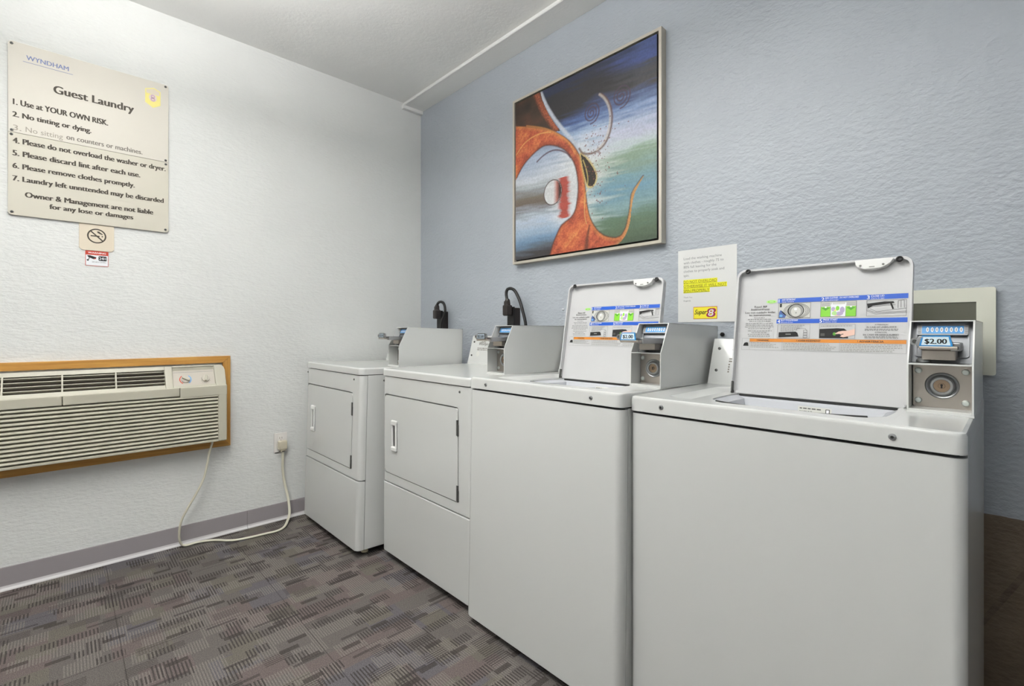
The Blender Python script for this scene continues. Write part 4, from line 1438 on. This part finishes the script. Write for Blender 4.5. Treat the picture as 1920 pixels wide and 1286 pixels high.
hexa = [(-0.030, -0.030), (0.0, -0.050), (0.030, -0.032), (0.030, 0.036), (0.004, 0.048), (-0.030, 0.036)]
mb.poly(F, [(eu + a, ev + b) for a, b in hexa], M_YEL, SG + 0.0006)
mb.poly(F, [(eu + a * 0.86, ev + b * 0.86 + 0.002) for a, b in [(-0.030, 0.016), (0.030, 0.014), (0.030, 0.036), (0.004, 0.048), (-0.030, 0.036)]], M_TAN, SG + 0.0009)
mb.disc(F, eu, ev - 0.002, 0.016, 0.018, M_TAN, SG + 0.0009)
mb.disc(F, eu, ev + 0.004, 0.0085, 0.009, M_PINK, SG + 0.0013, hole=0.45)
mb.disc(F, eu, ev - 0.010, 0.0095, 0.0095, M_PINK, SG + 0.0013, hole=0.45)
mb.build('emblem', t, smooth=0)

sign_panel('lower half of the laundry rules sign, rules four to seven and liability note', 1.5725, 1.9195,
           [('4. Please do not overload the washer or dryer.', -2.0050, -1.4831, 1.8755, 0.0225, M_TXT, B),
            ('5. Please discard lint after each use.', -2.0058, -1.5829, 1.8225, 0.0225, M_TXT, B),
            ('6. Please remove clothes promptly.', -2.0058, -1.6036, 1.7695, 0.0215, M_TXT, B),
            ('7. Laundry left unnttended may be discarded', -2.0058, -1.4912, 1.7165, 0.0215, M_TXT, B),
            ('Owner & Management are not liable', -1.9691, -1.5328, 1.6525, 0.0220, M_TXT, B),
            ('for any lose or damages', -1.8945, -1.6092, 1.6160, 0.0205, M_TXT, B)],
           (0.012, 0.012, 0.0, 0.0), [(-2.0085, 1.5850), (-1.4830, 1.5855), (-2.0100, 1.9105), (-1.4815, 1.9100)], m=M_SIGN2)

# no-smoking plate
t = thing('no_smoking_sign', 'small tan no smoking plate under the laundry rules sign', 'sign', (0.0, -1.739, 1.4515))
F = Fr((0.0006, -0.0610, 0.0), (0, 1, 0), (0, 0, 1))
mb = MB()
mb.prism([F.P(u, v, 0) for u, v in [(0.0, 0.010), (0.0105, 0.0), (0.112, 0.0), (0.122, 0.010), (0.122, 0.1205), (0.0, 0.1205)]], F.N * 0.004, M_TAN, 0, 0.0008, 2)
mb.build('plate', t)
mb = MB()
cu_, cv_ = 0.0605, 0.0678
mb.disc(F, cu_, cv_, 0.0335, 0.0335, M_TXT, 0.0046, 40, 0.84)
dg_ = 0.0305 * 0.7071
mb.line(F, [(cu_ - dg_, cv_ + dg_), (cu_ + dg_, cv_ - dg_)], 0.0052, M_TXT, 0.0048)
mb.rect(F, cu_ - 0.021, cu_ + 0.010, cv_ - 0.0030, cv_ + 0.0022, M_TXT, 0.0046)
mb.rect(F, cu_ + 0.017, cu_ + 0.0215, cv_ - 0.0030, cv_ + 0.0022, M_TXT, 0.0046)
mb.poly(F, [(cu_ + 0.000, cv_ + 0.021), (cu_ + 0.008, cv_ + 0.022), (cu_ + 0.0125, cv_ + 0.017), (cu_ + 0.021, cv_ + 0.0105), (cu_ + 0.020, cv_ + 0.0075), (cu_ + 0.010, cv_ + 0.011), (cu_ + 0.003, cv_ + 0.015)], M_TXT, 0.0046)
mb.build('symbol', t, smooth=0)

# camera-surveillance sticker
t = thing('warning_sticker', 'small red and white camera surveillance sticker below the no smoking plate', 'sticker', (0.0, -1.7385, 1.3817))
F = Fr((0.0006, -0.0402, 0.0), (0, 1, 0), (0, 0, 1))
mb = MB()
mb.prism([F.P(u, v, 0) for u, v in rrect(0, 0.0804, 0, 0.0692, 0.002, 3)], F.N * 0.0012, M_RED)
mb.rect(F, 0.0018, 0.0786, 0.0018, 0.0675, M_WHITE, 0.0014)
mb.rect(F, 0.0018, 0.0786, 0.0500, 0.0675, M_RED, 0.0018)
mb.text(F, 'WARNING', 0.0402, 0.0560, 0.0075, M_WHITE, 0.062, 0.02, 0.0022, 'C')
mb.poly(F, [(0.006, 0.0465), (0.016, 0.0475), (0.038, 0.0400), (0.036, 0.0345), (0.028, 0.0310), (0.010, 0.0390)], M_LBLACK, 0.0018)
mb.poly(F, [(0.028, 0.0330), (0.038, 0.0375), (0.036, 0.0325), (0.030, 0.0305)], M_RED, 0.0022)
mb.line(F, [(0.014, 0.0380), (0.012, 0.0300), (0.008, 0.0270)], 0.0026, M_HTXT, 0.0018)
mb.disc(F, 0.0085, 0.0255, 0.0038, 0.0040, M_HTXT, 0.0020, 12)
mb.prism([F.P(u, v, 0.0014) for u, v in rrect(0.0455, 0.0745, 0.0250, 0.0465, 0.004, 3)], F.N * 0.0005, M_LBLACK)
mb.text(F, '24H', 0.0600, 0.0300, 0.0115, M_WHITE, 0.024, 0.01, 0.0024, 'C')
mb.text(F, 'SECURITY CAMERA', 0.0480, 0.0160, 0.0045, M_HTXT, 0.050, 0.0, 0.0018, 'C')
mb.greek(F, 0.005, 0.076, 0.0075, 0.0028, M_LILAC, random.Random(2))
mb.build('sticker_face', t, smooth=0)

# wall air conditioner in an oak frame ------------------------------------------
YR, YL = -1.2000, -2.3900       # outer edges of the frame
ZB, ZT = 0.4715, 0.9510
FW, FT = 0.0360, 0.0190
t = thing('oak_frame', 'oak trim frame mitred around the wall air conditioner', 'frame', (0.0, -1.795, ZB))
cs = [(YR, ZB), (YR, ZT), (YL, ZT), (YL, ZB)]
ci = [(YR - FW, ZB + FW), (YR - FW, ZT - FW), (YL + FW, ZT - FW), (YL + FW, ZB + FW)]
for i in range(4):
    a, b = cs[i], cs[(i + 1) % 4]
    ai, bi = ci[i], ci[(i + 1) % 4]
    mb = MB()
    mb.prism([(0.0008, y + 1.795, z - ZB) for y, z in (a, b, bi, ai)], (FT, 0, 0), M_OAK, 0, 0.003, 2)
    if i % 2:
        uvf = lambda c: (c.y, c.z)
    else:
        uvf = lambda c: (c.z, c.y)
    mb.build('rail', t, uvaxis=uvf)

t = thing('air_conditioner', 'beige through-wall air conditioner with louvred grille under the signs', 'air conditioner', (0.0, -1.795, 0.5))
OY, OZ = 1.795, -0.5


def acb(mb, x0, x1, y0, y1, z0, z1, m, bev=0.0, seg=2):
    mb.box(x0, x1, y0 + OY, y1 + OY, z0 + OZ, z1 + OZ, m, bev, seg)


AR, AL = -1.2375, -2.3525
mb = MB()
acb(mb, 0.001, 0.049, AL + 0.002, AR - 0.006, 0.5160, 0.9060, M_BEIGE, 0.004)
# sides and bottom of the front cover
acb(mb, 0.050, 0.118, -1.2775, AR, 0.5210, 0.7650, M_BEIGE, 0.008, 3)
acb(mb, 0.050, 0.118, AL, AL + 0.040, 0.5210, 0.7650, M_BEIGE, 0.008, 3)
acb(mb, 0.050, 0.114, AL + 0.01, AR - 0.01, 0.5210, 0.5330, M_BEIGE, 0.003)
# lip segments under the air outlet
for ya, yb, zb in ((AL, -1.8555, 0.7650), (-1.8540, -1.4400, 0.7650), (-1.4385, AR, 0.7565)):
    acb(mb, 0.050, 0.1185, ya, yb, zb, 0.8070, M_BEIGE, 0.004, 3)
# sloped face pieces
sv = Vector((0.108 - 0.050, 0.0, 0.806 - 0.9095))
SL = sv.length
FS = Fr((0.050, OY, 0.9095 + OZ), (0, 1, 0), (-sv.x, 0, -sv.z))   # u = y, v = minus the distance down the slope


def slab(mb, ya, yb, s0, s1, w0, w1, m, bev=0.0):
    mb.prism([FS.P(ya, -s1, w0), FS.P(yb, -s1, w0), FS.P(yb, -s0, w0), FS.P(ya, -s0, w0)], FS.N * (w1 - w0), m, 0, bev, 2)


crn = [(-1.2850, -SL - 0.004), (AR, -SL - 0.004)] + [(AR - 0.022 + 0.022 * math.cos(PI / 2 * q / 6), -0.030 + 0.030 * math.sin(PI / 2 * q / 6)) for q in range(7)] + [(-1.2850, 0.0)]
mb.prism([FS.P(a, b, -0.030) for a, b in crn], FS.N * 0.030, M_BEIGE, 0, 0.004, 2)
slab(mb, -1.4940, -1.4630, 0.0, SL + 0.004, -0.030, 0.003, M_BEIGE, 0.004)
slab(mb, -1.4630, -1.2850, 0.0, 0.006, -0.03, 0.0, M_BEIGE)
slab(mb, -1.4630, -1.2850, SL - 0.012, SL + 0.004, -0.03, 0.0, M_BEIGE, 0.002)
slab(mb, AL, -1.4940, 0.0, 0.0200, -0.030, 0.0, M_BEIGE)
slab(mb, AL, -1.4940, 0.0990, SL + 0.004, -0.030, 0.0, M_BEIGE, 0.002)
slab(mb, AL, AL + 0.07, 0.0, SL + 0.004, -0.030, 0.0, M_BEIGE, 0.004)
mb.build('housing', t)
mb = MB()
acb(mb, 0.0488, 0.0502, AL + 0.06, -1.4920, 0.770, 0.9050, M_CAVITY)  # shallow outlet: shade of a deeper cavity put into dark panels
acb(mb, 0.0502, 0.0900, AL + 0.06, -1.4920, 0.8060, 0.8080, M_CAVITY)
for k in range(4):
    s = 0.0275 + k * 0.0195
    mb.prism([FS.P(AL + 0.068, -s - 0.0030, -0.012), FS.P(AL + 0.068, -s - 0.0018, -0.012), FS.P(AL + 0.068, -s + 0.0014, -0.001), FS.P(AL + 0.068, -s - 0.0012, -0.001)], FS.U * (-1.4930 - AL - 0.068), M_BEIGE)
for y in (-1.6760, -1.8550, -2.0335, -2.2120):
    slab(mb, y - 0.0030, y + 0.0030, 0.0195, 0.0995, -0.026, 0.0, M_BEIGE, 0.001)
mb.build('air_outlet', t)
mb = MB()
acb(mb, 0.050, 0.0960, AL + 0.04, -1.2775, 0.5320, 0.7660, M_BEIGE_S)
for k in range(13):
    z = 0.7610 - k * 0.01755
    pr = [(0.095, 0.0), (0.109, -0.0005), (0.1160, -0.0045), (0.1165, -0.0080), (0.1080, -0.0125), (0.095, -0.0135)]
    mb.prism([(x, AL + 0.04 + OY, z + dz + OZ) for x, dz in pr], (0, -1.2775 - AL - 0.04, 0), M_BEIGE_G)
mb.build('front_grille', t)
mb = MB()
slab(mb, -1.4630, -1.2850, 0.004, SL - 0.008, -0.026, -0.013, M_BEIGE_D)
slab(mb, -1.4600, -1.2880, 0.030, 0.0312, -0.0135, -0.0122, M_LGREY)
slab(mb, -1.4625, -1.2855, 0.0065, 0.0150, -0.0135, -0.0120, M_CAVITY)  # dark strip stands in for shade along the recess top
cp = mb.build('control_panel', t)
for y, colour in ((-1.4100, True), (-1.3240, False)):
    mb = MB()
    p = FS.P(y, -0.0700, -0.013)
    Fk = Fr(p, FS.U, FS.V)
    if colour:
        for a0, a1, m_ in ((2.2, 4.2, M_RED), (-1.0, 1.0, M_SKY)):
            q = [(0.0235 * math.cos(a0 + (a1 - a0) * k / 8), 0.0235 * math.sin(a0 + (a1 - a0) * k / 8)) for k in range(9)]
            mb.line(Fk, q, 0.0042, m_, 0.0006)
    else:
        for k in range(7):
            an = -0.6 - k * 0.33
            mb.disc(Fk, 0.023 * math.cos(an), 0.023 * math.sin(an), 0.0016, 0.0016, M_TXTG, 0.0006, 8)
    mb.lathe(p, FS.N, [(0.0185, 0), (0.0180, 0.004), (0.0165, 0.0055), (0.002, 0.0055)], M_BEIGE_D, 24)
    an = -0.55 if colour else 1.35
    d1, d2 = FS.U * math.cos(an) + FS.V * math.sin(an), FS.V * math.cos(an) - FS.U * math.sin(an)
    mb.prism([p + d1 * a + d2 * b + FS.N * 0.004 for a, b in rrect(-0.0170, 0.0170, -0.0045, 0.0045, 0.003, 3)], FS.N * 0.012, M_BEIGE, 0, 0.0015, 2)
    mb.build('knob', cp)
# supply cord and plug
pts = [(0.060, -1.292, 0.530), (0.060, -1.2930, 0.505), (0.064, -1.3060, 0.4585), (0.068, -1.3160, 0.405), (0.072, -1.3320, 0.3366), (0.072, -1.3590, 0.2754), (0.068, -1.3960, 0.2064), (0.062, -1.4210, 0.1523), (0.056, -1.4310, 0.1049), (0.050, -1.4320, 0.055), (0.045, -1.4230, 0.020), (0.044, -1.4080, 0.0085), (0.044, -1.3860, 0.0065), (0.046, -1.362, 0.009), (0.052, -1.326, 0.0075), (0.075, -1.2813, 0.0065), (0.1375, -1.2192, 0.0065), (0.1602, -1.1469, 0.0065), (0.1684, -1.0683, 0.0065), (0.1750, -1.0157, 0.0070), (0.155, -0.9747, 0.0090), (0.115, -0.9450, 0.016), (0.082, -0.9200, 0.0500), (0.055, -0.9140, 0.0969), (0.037, -0.9175, 0.1519), (0.024, -0.9280, 0.215), (0.022, -0.9368, 0.2876), (0.027, -0.9383, 0.3531), (0.031, -0.9395, 0.405)]
mb = MB()
mb.tube([(x, y + OY, z + OZ) for x, y, z in pts], 0.0052, M_CORD, 10, 6, 1.35)
cd = mb.build('power_cord', t)
mb = MB()
acb(mb, 0.012, 0.046, -0.9630, -0.9180, 0.4080, 0.4580, M_PLUG, 0.006, 3)
acb(mb, 0.018, 0.042, -0.9550, -0.9260, 0.3960, 0.4140, M_PLUG, 0.005, 2)
mb.tube([(0.031, -0.9500 + OY, 0.399 + OZ), (0.046, -0.9400 + OY, 0.400 + OZ), (0.031, -0.9270 + OY, 0.400 + OZ), (0.014, -0.9400 + OY, 0.399 + OZ), (0.031, -0.9520 + OY, 0.398 + OZ), (0.030, -0.9660 + OY, 0.394 + OZ), (0.024, -0.9790 + OY, 0.392 + OZ)], 0.0022, M_BLACK, 8, 5)
mb.build('plug', cd)

# wall socket for the air conditioner
t = thing('wall_socket', 'white wall socket plate with an ivory plug in it, beside the dryer', 'wall socket', (0.0, -0.9425, 0.386))
mb = MB()
mb.prism([(0.0008, y, z) for y, z in rrect(-0.0355, 0.0355, 0.0, 0.112, 0.004, 3)], (0.0055, 0, 0), M_OUTLET, 0, 0.002, 2)
mb.build('plate', t)
mb = MB()
mb.prism([(0.006, y, z) for y, z in rrect(-0.0175, 0.0175, 0.062, 0.098, 0.010, 5)], (0.0025, 0, 0), M_OUTLET, 0, 0.0008, 2)
Fo = Fr((0.0086, 0, 0.080), (0, 1, 0), (0, 0, 1))
for u in (-0.006, 0.006):
    mb.rect(Fo, u - 0.0012, u + 0.0012, -0.001, 0.009, M_TXTG, 0.0002)
mb.disc(Fo, 0, -0.009, 0.0026, 0.0026, M_TXTG, 0.0002, 12)
mb.build('receptacle', t)
